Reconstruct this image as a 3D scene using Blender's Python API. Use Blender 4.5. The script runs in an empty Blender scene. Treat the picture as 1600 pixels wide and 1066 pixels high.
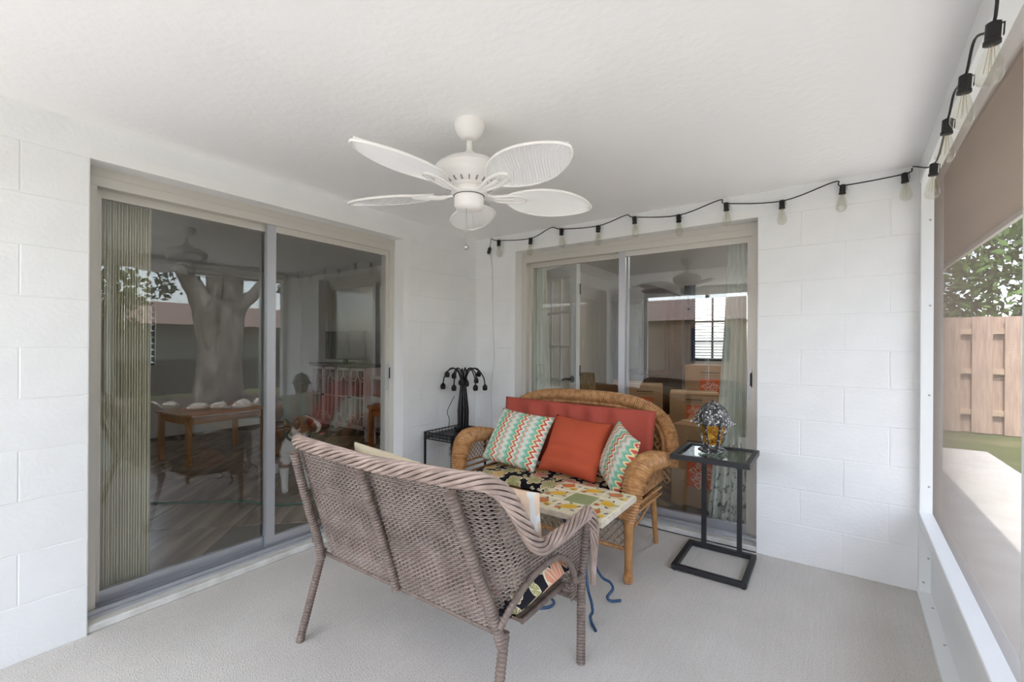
import bpy, bmesh, math, random
import numpy as np
from mathutils import Vector, Matrix, noise as mnoise
random.seed(7); np.random.seed(7)
scene = bpy.context.scene
COL = scene.collection
PI = math.pi

# ---------------------------------------------------------------- camera
cam_data = bpy.data.cameras.new('camera')
cam = bpy.data.objects.new('camera', cam_data); COL.objects.link(cam)
cam_data.sensor_width = 36.0; cam_data.lens = 700.74 / 1600 * 36.0
cam_data.shift_y = 8.62 / 1600; cam_data.clip_start = 0.02
_yaw, _rol = -0.6153, 0.0057
_f = Vector((math.sin(_yaw), math.cos(_yaw), 0)); _r = Vector((math.cos(_yaw), -math.sin(_yaw), 0)); _u = Vector((0, 0, 1))
_r2 = _r*math.cos(_rol) + _u*math.sin(_rol); _u2 = -_r*math.sin(_rol) + _u*math.cos(_rol)
_m = Matrix((_r2, _u2, -_f)).transposed().to_4x4(); _m.translation = (2.5899, -3.0985, 1.2524)
cam.matrix_world = _m
scene.camera = cam

# ---------------------------------------------------------------- light
scene.view_settings.view_transform = 'Standard'; scene.view_settings.look = 'None'
scene.view_settings.gamma = 1.0; scene.view_settings.use_curve_mapping = False
scene.view_settings.exposure = 1.8
world = bpy.data.worlds.new('sky'); scene.world = world; world.use_nodes = True
_nt = world.node_tree; _bg = _nt.nodes['Background']
_sky = _nt.nodes.new('ShaderNodeTexSky'); _sky.sky_type = 'NISHITA'; _sky.sun_disc = False
_sky.sun_elevation = math.radians(58); _sky.sun_rotation = math.radians(178); _sky.dust_density = 1.5
_hs = _nt.nodes.new('ShaderNodeHueSaturation'); _hs.inputs['Saturation'].default_value = 0.55
_nt.links.new(_sky.outputs[0], _hs.inputs['Color']); _nt.links.new(_hs.outputs[0], _bg.inputs[0]); _bg.inputs[1].default_value = 0.30
sun_d = bpy.data.lights.new('sun', 'SUN'); sun_d.energy = 2.3; sun_d.angle = math.radians(0.6); sun_d.color = (1, .96, .9)
sun = bpy.data.objects.new('sun', sun_d); COL.objects.link(sun)
sun.rotation_euler = Vector((0.03, -0.5, 0.86)).to_track_quat('Z', 'Y').to_euler(); sun.location = (3, -8, 12)
scene.cycles.max_bounces = 16; scene.cycles.diffuse_bounces = 12; scene.cycles.transparent_max_bounces = 24
scene.cycles.caustics_reflective = False; scene.cycles.caustics_refractive = False

# ---------------------------------------------------------------- materials
MATS = {}
def C3(c): return (*[(v/12.92 if v <= .04045 else ((v+.055)/1.055)**2.4) for v in (x/255 for x in c)], 1.0)
def mat(name, col, rough=.6, metal=0., var=None, vscale=8., bump=None, spec=.5, stretch=None, coat=0.):
    """var: second sRGB colour mixed by noise; bump: (scale, strength)."""
    if name in MATS: return MATS[name]
    m = bpy.data.materials.new(name); m.use_nodes = True; nt = m.node_tree; b = nt.nodes['Principled BSDF']
    b.inputs['Base Color'].default_value = C3(col); b.inputs['Roughness'].default_value = rough
    b.inputs['Metallic'].default_value = metal; b.inputs['Specular IOR Level'].default_value = spec
    b.inputs['Coat Weight'].default_value = coat
    tc = None
    def coords():
        nonlocal tc
        if tc is None:
            t = nt.nodes.new('ShaderNodeTexCoord'); tc = t.outputs['Object']
            if stretch:
                mp = nt.nodes.new('ShaderNodeMapping'); mp.inputs['Scale'].default_value = stretch
                nt.links.new(tc, mp.inputs[0]); tc = mp.outputs[0]
        return tc
    if var:
        n = nt.nodes.new('ShaderNodeTexNoise'); n.inputs['Scale'].default_value = vscale; n.inputs['Detail'].default_value = 6
        nt.links.new(coords(), n.inputs['Vector'])
        r = nt.nodes.new('ShaderNodeMapRange'); r.inputs[1].default_value = .35; r.inputs[2].default_value = .65
        nt.links.new(n.outputs[0], r.inputs[0])
        mx = nt.nodes.new('ShaderNodeMix'); mx.data_type = 'RGBA'
        mx.inputs[6].default_value = C3(col); mx.inputs[7].default_value = C3(var)
        nt.links.new(r.outputs[0], mx.inputs[0]); nt.links.new(mx.outputs[2], b.inputs['Base Color'])
    if bump:
        n2 = nt.nodes.new('ShaderNodeTexNoise'); n2.inputs['Scale'].default_value = bump[0]; n2.inputs['Detail'].default_value = 5
        nt.links.new(coords(), n2.inputs['Vector'])
        bp = nt.nodes.new('ShaderNodeBump'); bp.inputs['Strength'].default_value = bump[1]; bp.inputs['Distance'].default_value = .01
        nt.links.new(n2.outputs[0], bp.inputs['Height']); nt.links.new(bp.outputs[0], b.inputs['Normal'])
    MATS[name] = m; return m

class NB:
    """tiny node helper"""
    def __init__(s, name):
        s.m = bpy.data.materials.new(name); s.m.use_nodes = True; s.nt = s.m.node_tree
        s.b = s.nt.nodes['Principled BSDF']; MATS[name] = s.m
    def n(s, t, **kw):
        x = s.nt.nodes.new(t)
        for k, v in kw.items(): setattr(x, k, v)
        return x
    def l(s, a, b): s.nt.links.new(a, b)
    def math(s, op, a, b=None, c=None):
        x = s.n('ShaderNodeMath', operation=op)
        for i, v in enumerate((a, b, c)):
            if v is None: continue
            if isinstance(v, (int, float)): x.inputs[i].default_value = v
            else: s.l(v, x.inputs[i])
        return x.outputs[0]
    def ramp(s, fac, stops, interp='LINEAR'):
        x = s.n('ShaderNodeValToRGB'); x.color_ramp.interpolation = interp; e = x.color_ramp.elements
        while len(e) < len(stops): e.new(.5)
        for i, (p, c) in enumerate(stops): e[i].position = p; e[i].color = C3(c)
        s.l(fac, x.inputs[0]); return x.outputs[0]
    def mix(s, fac, a, b):
        x = s.n('ShaderNodeMix', data_type='RGBA')
        for i, v in ((0, fac), (6, a), (7, b)):
            if isinstance(v, (int, float)): x.inputs[i].default_value = v
            elif isinstance(v, tuple): x.inputs[i].default_value = C3(v)
            else: s.l(v, x.inputs[i])
        return x.outputs[2]
    def out(s, col, rough=.7, spec=.3):
        s.l(col, s.b.inputs['Base Color']); s.b.inputs['Roughness'].default_value = rough
        s.b.inputs['Specular IOR Level'].default_value = spec; return s.m
    def bump(s, h, strength=.3, dist=.005):
        x = s.n('ShaderNodeBump'); x.inputs['Strength'].default_value = strength; x.inputs['Distance'].default_value = dist
        s.l(h, x.inputs['Height']); s.l(x.outputs[0], s.b.inputs['Normal'])

def glass_mat(name, ior=1.6, tint=(1, 1, 1, 1)):
    m = bpy.data.materials.new(name); m.use_nodes = True; nt = m.node_tree; nt.nodes.remove(nt.nodes['Principled BSDF'])
    o = nt.nodes['Material Output']; t = nt.nodes.new('ShaderNodeBsdfTransparent'); t.inputs[0].default_value = tint
    g = nt.nodes.new('ShaderNodeBsdfGlossy'); g.inputs['Roughness'].default_value = 0.0; g.inputs[0].default_value = (1, 1, 1, 1)
    f = nt.nodes.new('ShaderNodeFresnel'); f.inputs[0].default_value = ior
    x = nt.nodes.new('ShaderNodeMixShader')
    # same reflectance from either side of the pane (the pane is thin, rays go straight through)
    ge = nt.nodes.new('ShaderNodeNewGeometry'); mi = nt.nodes.new('ShaderNodeMix'); mi.inputs[2].default_value = ior; mi.inputs[3].default_value = 1/ior
    nt.links.new(ge.outputs['Backfacing'], mi.inputs[0]); nt.links.new(mi.outputs[0], f.inputs[0])
    nt.links.new(f.outputs[0], x.inputs[0]); nt.links.new(t.outputs[0], x.inputs[1]); nt.links.new(g.outputs[0], x.inputs[2]); nt.links.new(x.outputs[0], o.inputs[0])
    MATS[name] = m; return m

# ---------------------------------------------------------------- mesh helpers
class MB:
    def __init__(s): s.v = []; s.f = []; s.mi = []; s.cur = 0
    def add(s, vs, fs):
        o = len(s.v); s.v.extend([tuple(map(float, p)) for p in vs]); s.f.extend([tuple(i+o for i in q) for q in fs]); s.mi.extend([s.cur]*len(fs)); return s
    def box(s, x0, x1, y0, y1, z0, z1):
        return s.add([(x0,y0,z0),(x1,y0,z0),(x1,y1,z0),(x0,y1,z0),(x0,y0,z1),(x1,y0,z1),(x1,y1,z1),(x0,y1,z1)],
                     [(0,3,2,1),(4,5,6,7),(0,1,5,4),(1,2,6,5),(2,3,7,6),(3,0,4,7)])
    def cbox(s, x0, x1, y0, y1, z0, z1, c=.004):
        """box with chamfered edges"""
        bm = bmesh.new(); bmesh.ops.create_cube(bm, size=1)
        for v in bm.verts: v.co = Vector(((x0+x1)/2+v.co.x*(x1-x0), (y0+y1)/2+v.co.y*(y1-y0), (z0+z1)/2+v.co.z*(z1-z0)))
        bmesh.ops.bevel(bm, geom=bm.edges[:], offset=min(c, .45*min(x1-x0, y1-y0, z1-z0)), segments=1, affect='EDGES')
        bm.verts.index_update(); s.add([v.co for v in bm.verts], [tuple(v.index for v in f.verts) for f in bm.faces]); bm.free(); return s
    def bar(s, a, b, w, h=None, up=(0, 0, 1)):
        """square bar from a to b"""
        h = h or w; a = Vector(a); b = Vector(b); d = (b-a).normalized(); up = Vector(up)
        if abs(d.dot(up)) > .95: up = Vector((1, 0, 0))
        x = d.cross(up).normalized(); y = x.cross(d)
        q = [(-w/2,-h/2),(w/2,-h/2),(w/2,h/2),(-w/2,h/2)]
        return s.add([a+x*i+y*j for i,j in q]+[b+x*i+y*j for i,j in q], [(3,2,1,0),(4,5,6,7),(0,1,5,4),(1,2,6,5),(2,3,7,6),(3,0,4,7)])
    def tube(s, path, r, n=8, caps=True, flat=1.0):
        P = np.asarray(path, float); m = len(P); rr = np.broadcast_to(np.asarray(r, float), (m,))
        T = np.gradient(P, axis=0); T /= np.linalg.norm(T, axis=1)[:, None]+1e-12
        u = np.cross(T[0], (0, 0, 1.)); 
        if np.linalg.norm(u) < .1: u = np.cross(T[0], (1., 0, 0))
        u /= np.linalg.norm(u); vs = []
        a = np.arange(n)*2*PI/n
        for i in range(m):
            u = u - T[i]*(u@T[i]); u /= np.linalg.norm(u)+1e-12; w = np.cross(T[i], u)
            vs.append(P[i] + rr[i]*(np.cos(a)[:, None]*u*flat + np.sin(a)[:, None]*w))
        vs = np.concatenate(vs); fs = []
        for i in range(m-1):
            for j in range(n):
                k = (j+1) % n; fs.append((i*n+j, i*n+k, (i+1)*n+k, (i+1)*n+j))
        if caps: fs.append(tuple(range(n-1, -1, -1))); fs.append(tuple((m-1)*n+j for j in range(n)))
        return s.add(vs, fs)
    def wrap(s, path, r, pitch=.008, depth=.16, n=10, flat=1.0):
        """tube wound with cane: ridged radius"""
        P = resample(path, pitch/2); L = len(P)
        rr = np.interp(np.linspace(0, 1, L), np.linspace(0, 1, len(r)), r) if hasattr(r, '__len__') else np.full(L, r)
        return s.tube(P, rr*np.where(np.arange(L) % 2 == 0, 1, 1-depth), n, True, flat)
    def lathe(s, prof, n=24, c=(0, 0, 0), rot=0.):
        o = []; 
        for r, z in prof:
            for j in range(n):
                t = rot+2*PI*j/n; o.append((c[0]+r*math.cos(t), c[1]+r*math.sin(t), c[2]+z))
        f = []
        for i in range(len(prof)-1):
            for j in range(n):
                k = (j+1) % n; f.append((i*n+j, i*n+k, (i+1)*n+k, (i+1)*n+j))
        f.append(tuple(range(n-1, -1, -1))); f.append(tuple((len(prof)-1)*n+j for j in range(n)))
        return s.add(o, f)
    def ball(s, c, r, n=10, m=7, sc=(1, 1, 1)):
        prof = [(max(1e-4, math.sin(PI*i/m)), -math.cos(PI*i/m)) for i in range(m+1)]
        o = len(s.v); s.lathe(prof, n)
        for i in range(o, len(s.v)):
            x, y, z = s.v[i]; s.v[i] = (c[0]+x*r*sc[0], c[1]+y*r*sc[1], c[2]+z*r*sc[2])
        return s
    def grid(s, P):
        """P: (a,b,3) array of points"""
        a, b = P.shape[:2]
        return s.add(P.reshape(-1, 3), [(i*b+j, i*b+j+1, (i+1)*b+j+1, (i+1)*b+j) for i in range(a-1) for j in range(b-1)])
    def mesh(s, name, mats, smooth=True):
        me = bpy.data.meshes.new(name); me.from_pydata(s.v, [], s.f)
        for m in (mats if isinstance(mats, (list, tuple)) else [mats]): me.materials.append(m)
        me.polygons.foreach_set('material_index', s.mi)
        if smooth:
            me.polygons.foreach_set('use_smooth', [True]*len(s.f))
            try: me.set_sharp_from_angle(angle=math.radians(40))
            except Exception: pass
        me.update(); return me
    def build(s, name, mats, parent=None, smooth=True, loc=None, kind=None):
        o = bpy.data.objects.new(name, s.mesh(name, mats, smooth)); COL.objects.link(o)
        if parent: o.parent = parent
        if loc: o.location = loc
        if kind: o['kind'] = kind
        return o

def resample(path, step):
    P = np.asarray(path, float); d = np.r_[0, np.cumsum(np.linalg.norm(np.diff(P, axis=0), axis=1))]
    n = max(2, int(d[-1]/step)+1); t = np.linspace(0, d[-1], n)
    return np.stack([np.interp(t, d, P[:, i]) for i in range(3)], 1)
def spline(pts, n=12):
    """Catmull-Rom through the points"""
    P = [Vector(p) for p in pts]; P = [2*P[0]-P[1]] + P + [2*P[-1]-P[-2]]; o = []
    for i in range(1, len(P)-2):
        for k in range(n):
            t = k/n; a, b, c, d = P[i-1:i+3]
            o.append(.5*((2*b)+(c-a)*t+(2*a-5*b+4*c-d)*t*t+(3*b-a-3*c+d)*t**3))
    o.append(P[-2]); return np.array([tuple(v) for v in o])
def empty(name, loc=(0, 0, 0), rz=0.):
    o = bpy.data.objects.new(name, None); COL.objects.link(o); o.location = loc; o.rotation_euler = (0, 0, rz); o.empty_display_size = .1; return o
def tag(o, label, cat, group=None, kind=None):
    o['label'] = label; o['category'] = cat
    if group: o['group'] = group
    if kind: o['kind'] = kind
    return o
def thing(name, label, cat, loc=(0, 0, 0), rz=0., group=None): return tag(empty(name, loc, rz), label, cat, group)
def struct(o, label, cat='setting'):
    o['kind'] = 'structure'; o['label'] = label; o['category'] = cat; return o
def sm(t): t = np.clip(t, 0, 1); return t*t*(3-2*t)

# palette
WHITE = mat('white_painted_block', (232, 233, 233), .55, bump=(55, .2), var=(228, 229, 229), vscale=5)
PAINT = mat('white_trim_paint', (232, 232, 231), .4, bump=(30, .08))
CEIL = mat('white_ceiling_plaster', (240, 240, 239), .7, bump=(30, .20), stretch=(1, 1, 1))
ALU = mat('greige_aluminium', (204, 200, 192), .38, metal=.25)
ALUS = mat('silver_aluminium', (188, 190, 195), .32, metal=.6)
WALU = mat('white_aluminium', (231, 233, 233), .35, bump=(20, .03))
GLASS = glass_mat('door_glass', 1.7, (.96, .97, .965, 1))
BLACK = mat('black_iron', (22, 22, 25), .42, metal=.3, bump=(60, .2))
INWALL = mat('interior_white_wall', (222, 222, 220), .6)
# ================================================================ SETTING
CZ = 2.20                      # porch ceiling height
DL = (-2.575, -0.838)          # left door opening (y range)
DB = (0.43, 2.232)             # back door opening (x range)
HZ = 2.052                     # head of the openings
YE = -4.3                      # far end of porch behind the viewer

# concrete floor with broom marks
nb = NB('broomed_concrete'); tc = nb.n('ShaderNodeTexCoord').outputs['Object']
mp = nb.n('ShaderNodeMapping'); mp.inputs['Scale'].default_value = (160, 3, 1); mp.inputs['Rotation'].default_value = (0, 0, .12); nb.l(tc, mp.inputs[0])
br = nb.n('ShaderNodeTexNoise'); br.inputs['Scale'].default_value = 1; br.inputs['Detail'].default_value = 3; nb.l(mp.outputs[0], br.inputs[0])
n1 = nb.n('ShaderNodeTexNoise'); n1.inputs['Scale'].default_value = 2.2; n1.inputs['Detail'].default_value = 7; nb.l(tc, n1.inputs[0])
n3 = nb.n('ShaderNodeTexNoise'); n3.inputs['Scale'].default_value = 190; n3.inputs['Detail'].default_value = 2; nb.l(tc, n3.inputs[0])
base = nb.ramp(n1.outputs[0], [(.32, (202, 199, 194)), (.62, (218, 215, 210))])
base = nb.mix(nb.math('MULTIPLY', br.outputs[0], .8), base, (186, 182, 177))
sp = nb.ramp(n3.outputs[0], [(.36, (150, 145, 138)), (.5, (216, 211, 204))]); base = nb.mix(.35, base, sp)
nb.out(base, .85, .2); nb.bump(nb.math('ADD', nb.math('MULTIPLY', br.outputs[0], .7), n3.outputs[0]), .6, .005)
CONC = MATS['broomed_concrete']

struct(MB().box(-.02, 3.06, YE, 0, -.15, 0).build('floor', CONC, smooth=False), 'grey broom-finished concrete porch floor', 'floor')
struct(MB().box(-.2, 3.08, YE-.7, .2, CZ, CZ+.16).build('ceiling', CEIL, smooth=False), 'white plaster porch ceiling', 'ceiling')

# block mesh cache
_blk = {}
def block_mesh(L, H):
    k = (round(L, 3), round(H, 3))
    if k not in _blk:
        def ring(y, i): return [(i, y, i), (L-i, y, i), (L-i, y, H-i), (i, y, H-i)]
        m = MB(); m.add(ring(.016, .0007)+ring(.0006, .0007)+ring(-.0012, .004), [(3,2,1,0)]+[(a*4+j, a*4+(j+1) % 4, a*4+4+(j+1) % 4, a*4+4+j) for a in (0, 1) for j in range(4)]+[(8,9,10,11)])
        # faces outward: front is -y
        _blk[k] = m.mesh('block', WHITE, smooth=False)
    return _blk[k]
COURSE = [0, .2229] + [.2229+.2032*k for k in range(1, 10)]   # joint heights
def lay_blocks(wall, start, end, left, joints_even, joints_odd, top=10):
    """blocks along a wall between two coordinates; left: the wall in plane x=0 (blocks run in y)"""
    for k in range(top):
        z0, z1 = COURSE[k], COURSE[k+1]
        js = [start] + [j for j in (joints_even if k % 2 == 0 else joints_odd) if start+.03 < j < end-.03] + [end]
        for a, b in zip(js[:-1], js[1:]):
            o = bpy.data.objects.new('block', block_mesh(b-a, z1-z0)); COL.objects.link(o); o.parent = wall
            dz = random.uniform(-.0008, .0008)
            if left: o.location = (dz, a, z0); o.rotation_euler = (0, 0, PI/2)
            else: o.location = (a, dz, z0)

# left wall: plane x=0, solid behind the blocks, opening for the sliding door
wl = MB(); B = .0008
wl.box(-.2, -B, YE, DL[0], 0, HZ).box(-.2, -B, DL[1], 0.0, 0, HZ).box(-.2, 0, YE, 0, HZ, CZ)
wall_left = struct(wl.build('wall_left', WHITE, smooth=False), 'white painted concrete block wall on the left', 'wall')
je = [DL[0]-.4064*k for k in range(1, 10)]; jo = [DL[0]-.2032-.4064*k for k in range(0, 10)]
lay_blocks(wall_left, YE, DL[0], True, je[::-1], jo[::-1])
lay_blocks(wall_left, DL[1], 0, True, [-.66, -.2532], [-.4564])
# back wall: plane y=0
wb = MB()
wb.box(-.2, DB[0], B, .2, 0, HZ).box(DB[1], 3.06, B, .2, 0, HZ).box(-.2, 3.06, 0, .2, HZ, CZ)
wall_back = struct(wb.build('wall_back', WHITE, smooth=False), 'white painted concrete block wall at the back', 'wall')
lay_blocks(wall_back, 0, DB[0], False, [.2532], [.05])
lay_blocks(wall_back, DB[1], 3.06, False, [2.658], [2.455, 2.853])
# smooth plaster returns round the door openings
MB().box(-.1, .003, DL[1]-.002, DL[1]+.05, .036, HZ+.045).box(-.1, .003, DL[0]+.001, DL[1]-.002, HZ-.002, HZ+.045).build('reveal', PAINT, wall_left, False)
MB().box(DB[0]-.045, DB[0]+.002, -.003, .1, .036, HZ+.04).box(DB[0]+.002, DB[1]-.001, -.003, .1, HZ-.002, HZ+.04).build('reveal', PAINT, wall_back, False)
# white painted concrete thresholds
t1 = MB().cbox(-.2, -.012, DL[0], DL[1], 0, .034, .006); struct(t1.build('trim_1', mat('worn_white_concrete', (222, 221, 217), .8, bump=(40, .5), var=(196, 194, 188), vscale=9), smooth=False), 'worn white painted threshold under the left sliding door', 'threshold')
t2 = MB().cbox(DB[0], DB[1], .006, .2, 0, .034, .006); struct(t2.build('trim_2', MATS['worn_white_concrete'], smooth=False), 'worn white painted threshold under the back sliding door', 'threshold')

# ---- sliding doors. Local frame: x along the opening, y into the house, z up
def slider(name, label, loc, rz, W, mull, zb=.034, slide_right=True, handle_mat=ALUS):
    d = struct(empty(name, loc, rz), label, 'door')
    zt = HZ-.035
    f = MB().box(0, .045, .1, .2, zb, zt).box(W-.045, W, .1, .2, zb, zt)
    f.build('jamb', ALU, d, False)
    MB().box(0, W, .098, .2, zt-.052, zt+.036).box(0, W, .094, .1, zt-.008, zt+.002).build('head_frame', ALU, d, False)
    tr = MB().box(0, W, .07, .2, zb, zb+.012)
    for y in (.085, .115, .150, .185): tr.box(.0, W, y-.002, y+.002, zb+.012, zb+.03)
    tr.build('track', ALUS, d, False)
    z0, z1 = zb+.016, zt-.05
    for i, (a, b, y) in enumerate(((.02, mull+.03, .128), (mull-.03, W-.02, .165)) if not slide_right else ((.02, mull+.03, .165), (mull-.03, W-.02, .128))):
        p = empty('fixed_panel' if (i == 0) == slide_right else 'sliding_panel'); p.parent = d
        MB().box(a, a+.05, y-.014, y+.014, z0, z1).build('stile', ALUS if a > .1 else ALU, p, False)
        MB().box(b-.05, b, y-.014, y+.014, z0, z1).build('stile', ALU if b > W-.1 else ALUS, p, False)
        MB().box(a+.05, b-.05, y-.013, y+.013, z0, z0+.062).build('bottom_rail', ALUS, p, False)
        MB().box(a+.05, b-.05, y-.013, y+.013, z1-.04, z1).build('top_rail', ALU, p, False)
        MB().box(a+.045, b-.045, y-.003, y+.003, z0+.055, z1-.035).build('glass', GLASS, p, False)
    h = MB().box(W-.062, W-.03, .106, .116, .92, 1.12).box(W-.054, W-.038, .1, .107, 1.0, 1.1); h.build('handle', ALUS, d, False)
    MB().box(W-.051, W-.041, .098, .1015, 1.01, 1.09).build('handle_slot', BLACK, d, False)
    return d
# left door: looking from the porch (towards -x), left end is y=DL[0]; local x -> +y, local y -> -x
slider('door_1', 'two-panel sliding glass door in the left wall', (0, DL[0], 0), PI/2, DL[1]-DL[0], .832, slide_right=True)
slider('door_2', 'two-panel sliding glass door in the back wall', (DB[0], 0, 0), 0, DB[1]-DB[0], .898, slide_right=True)
# ---- right screen enclosure (slightly skewed to the house). Local: x outward, y along the wall (0 at back wall), z up
wall_right = struct(empty('wall_right', (2.968, 0, 0), -.03), 'white aluminium screen enclosure along the right side', 'screen wall')
def post(y0, y1, z0=.0, z1=CZ-.1):
    MB().cbox(0, .075, y0, y1, z0, z1, .003).build('post', WALU, wall_right, False)
PY = [(-.05, 0), (-1.78, -1.73), (-3.45, -3.40), (YE, YE+.05)]
for a, b in PY: post(a, b)
MB().cbox(-.004, .08, YE, 0, CZ-.105, CZ-.001, .004).build('top_beam', WALU, wall_right, False)
for k in range(3):
    MB().cbox(-.002, .08, PY[k+1][1], PY[k][0], .368, .428, .003).build('chair_rail', WALU, wall_right, False)
    MB().box(.045, .055, PY[k+1][1], PY[k][0], .03, .368).build('kick_panel', WALU, wall_right, False)
MB().cbox(-.004, .072, YE, -.002, 0, .028, .002).build('floor_track', WALU, wall_right, False)
MB().box(.074, .079, YE, -.002, 0, .03).build('track_gap', mat('dark_gap', (70, 72, 72), .8), wall_right, False)
# screws: on the post by the wall and along the floor track
scr = MB().lathe([(.0055, 0), (.005, .002), (.0025, .003)], 8)
sme = scr.mesh('screw', mat('screw_steel', (176, 176, 174), .35, metal=.7))
for (x, z) in ((.036, 1.9), (.037, 1.47), (.036, 1.02), (.037, .56), (.036, .2), (.018, .075), (.05, .07)):
    o = bpy.data.objects.new('screw', sme); COL.objects.link(o); o.parent = wall_right; o.location = (x, -.0502, z); o.rotation_euler = (PI/2, 0, 0)
for y in (-.22, -.55, -.95):
    o = bpy.data.objects.new('screw', sme); COL.objects.link(o); o.parent = wall_right; o.location = (.034, y, .028)
# insect screen: real threads
def screen_mesh(W, H, p=.0021, d=.00020):
    nx, nz = int(W/p), int(H/p); V = []; F = []
    def boxes(n, horiz):
        for i in range(n):
            c = (i+.5)*p; o = len(V)
            if horiz: V.extend([(-d/2, 0, c-d/2), (d/2, 0, c-d/2), (d/2, 0, c+d/2), (-d/2, 0, c+d/2), (-d/2, W, c-d/2), (d/2, W, c-d/2), (d/2, W, c+d/2), (-d/2, W, c+d/2)])
            else: V.extend([(-d/2, c-d/2, 0), (d/2, c-d/2, 0), (d/2, c+d/2, 0), (-d/2, c+d/2, 0), (-d/2, c-d/2, H), (d/2, c-d/2, H), (d/2, c+d/2, H), (-d/2, c+d/2, H)])
            F.extend([(o+j, o+(j+1) % 4, o+4+(j+1) % 4, o+4+j) for j in range(4)])
    boxes(nx, False); boxes(nz, True)
    me = bpy.data.meshes.new('insect_screen'); me.from_pydata(V, [], F); me.materials.append(mat('screen_thread', (112, 100, 90), .7)); return me
for k in range(3):
    o = bpy.data.objects.new('insect_screen', screen_mesh(PY[k][0]-PY[k+1][1], 1.668)); COL.objects.link(o); o.parent = wall_right; o['kind'] = 'stuff'; o.location = (.05, PY[k+1][1], .428)
# roof overhang outside
SOFF = mat('brown_soffit', (150, 132, 118), .8, var=(128, 112, 100), vscale=3, stretch=(1, .2, 1))
MB().box(3.08, 3.62, YE-.7, 6.2, CZ-.02, CZ+.1).build('trim_3', SOFF, smooth=False)
struct(bpy.data.objects['trim_3'], 'brown soffit of the roof overhang outside the screen', 'soffit')
struct(MB().box(3.62, 3.65, YE-.7, 6.2, CZ-.06, CZ+.16).build('trim_4', PAINT, smooth=False), 'white fascia board at the roof edge', 'fascia')
struct(MB().box(-5, 3.65, YE-.7, 6.2, 2.55, 2.62).build('roof', mat('roof_shingle', (120, 100, 88), .9), smooth=False), 'low house roof above the porch', 'roof')

# ================================================================ OUTDOORS
nb = NB('lawn'); tcw = nb.n('ShaderNodeTexCoord').outputs['Object']
g1 = nb.n('ShaderNodeTexNoise'); g1.inputs['Scale'].default_value = .9; g1.inputs['Detail'].default_value = 8; nb.l(tcw, g1.inputs[0])
g2 = nb.n('ShaderNodeTexNoise'); g2.inputs['Scale'].default_value = 45; nb.l(tcw, g2.inputs[0])
c = nb.mix(g2.outputs[0], nb.ramp(g1.outputs[0], [(.35, (120, 122, 78)), (.52, (100, 112, 66)), (.66, (160, 148, 112))]), (76, 86, 52)); nb.out(c, .95, .1); nb.bump(g2.outputs[0], .6, .03)
struct(MB().box(-30, 40, -30, 40, -.4, -.09).build('ground', MATS['lawn'], smooth=False), 'patchy green lawn round the house', 'lawn')
slab = struct(MB().box(3.1, 4.2, 1.8, 4.85, -.2, -.02).box(3.1, 6.0, YE-5, 1.8, -.2, -.02).build('patio', mat('pale_concrete', (212, 208, 202), .9, var=(198, 194, 188), vscale=4), smooth=False), 'pale concrete patio slab outside the screen', 'patio')
struct(MB().box(-3, 3.1, YE-5.0, YE, -.2, -.02).build('patio.001', MATS['pale_concrete'], smooth=False), 'unseen concrete apron added behind the porch to bounce daylight', 'patio')  # slab out of view, added for pale ground bounce onto the ceiling

# shadowbox fence: boards either side of three rails
FW1 = mat('weathered_cedar', (196, 170, 152), .85, var=(166, 142, 128), vscale=6, stretch=(6, 6, .6), bump=(30, .3))
FW2 = mat('weathered_cedar_rail', (206, 182, 158), .85, var=(176, 152, 132), vscale=6)
fence = thing('wooden_fence', 'weathered shadowbox board fence standing beyond the lawn', 'fence', (3.0, 6.95, -.09))
bmesh_f = MB().box(0, .23, -.012, .012, .03, 1.86).mesh('board', FW1, False)
for k in range(22):
    for s, y in ((0, -.032), (.18, .052)):
        o = bpy.data.objects.new('board', bmesh_f); COL.objects.link(o); o.parent = fence; o.location = (k*.36+s, y, random.uniform(-.012, .012))
for z in (.30, .95, 1.58): MB().box(0, 8.1, -.02, .04, z, z+.085).build('rail', FW2, fence, False)
for k in range(4): MB().box(k*2.3+.3, k*2.3+.39, -.02, .04, 0, 1.8).build('post', FW2, fence, False)
# low dark fence far to the right (seen mirrored in the glass)
DK = mat('dark_stained_boards', (44, 44, 46), .8, var=(30, 30, 32), vscale=7)
lf = thing('board_fence', 'low dark stained board fence behind the big tree', 'fence', (11.4, -3.5, -.09))
db = MB().box(-.012, .012, 0, .27, 0, .95).mesh('board', DK, False)
for k in range(44):
    o = bpy.data.objects.new('board', db); COL.objects.link(o); o.parent = lf; o.location = (random.uniform(-.006, .006), k*.285, random.uniform(-.02, .02))
MB().box(.012, .05, 0, 12.5, .2, .28).box(.012, .05, 0, 12.5, .7, .78).build('rail', DK, lf, False)
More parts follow.
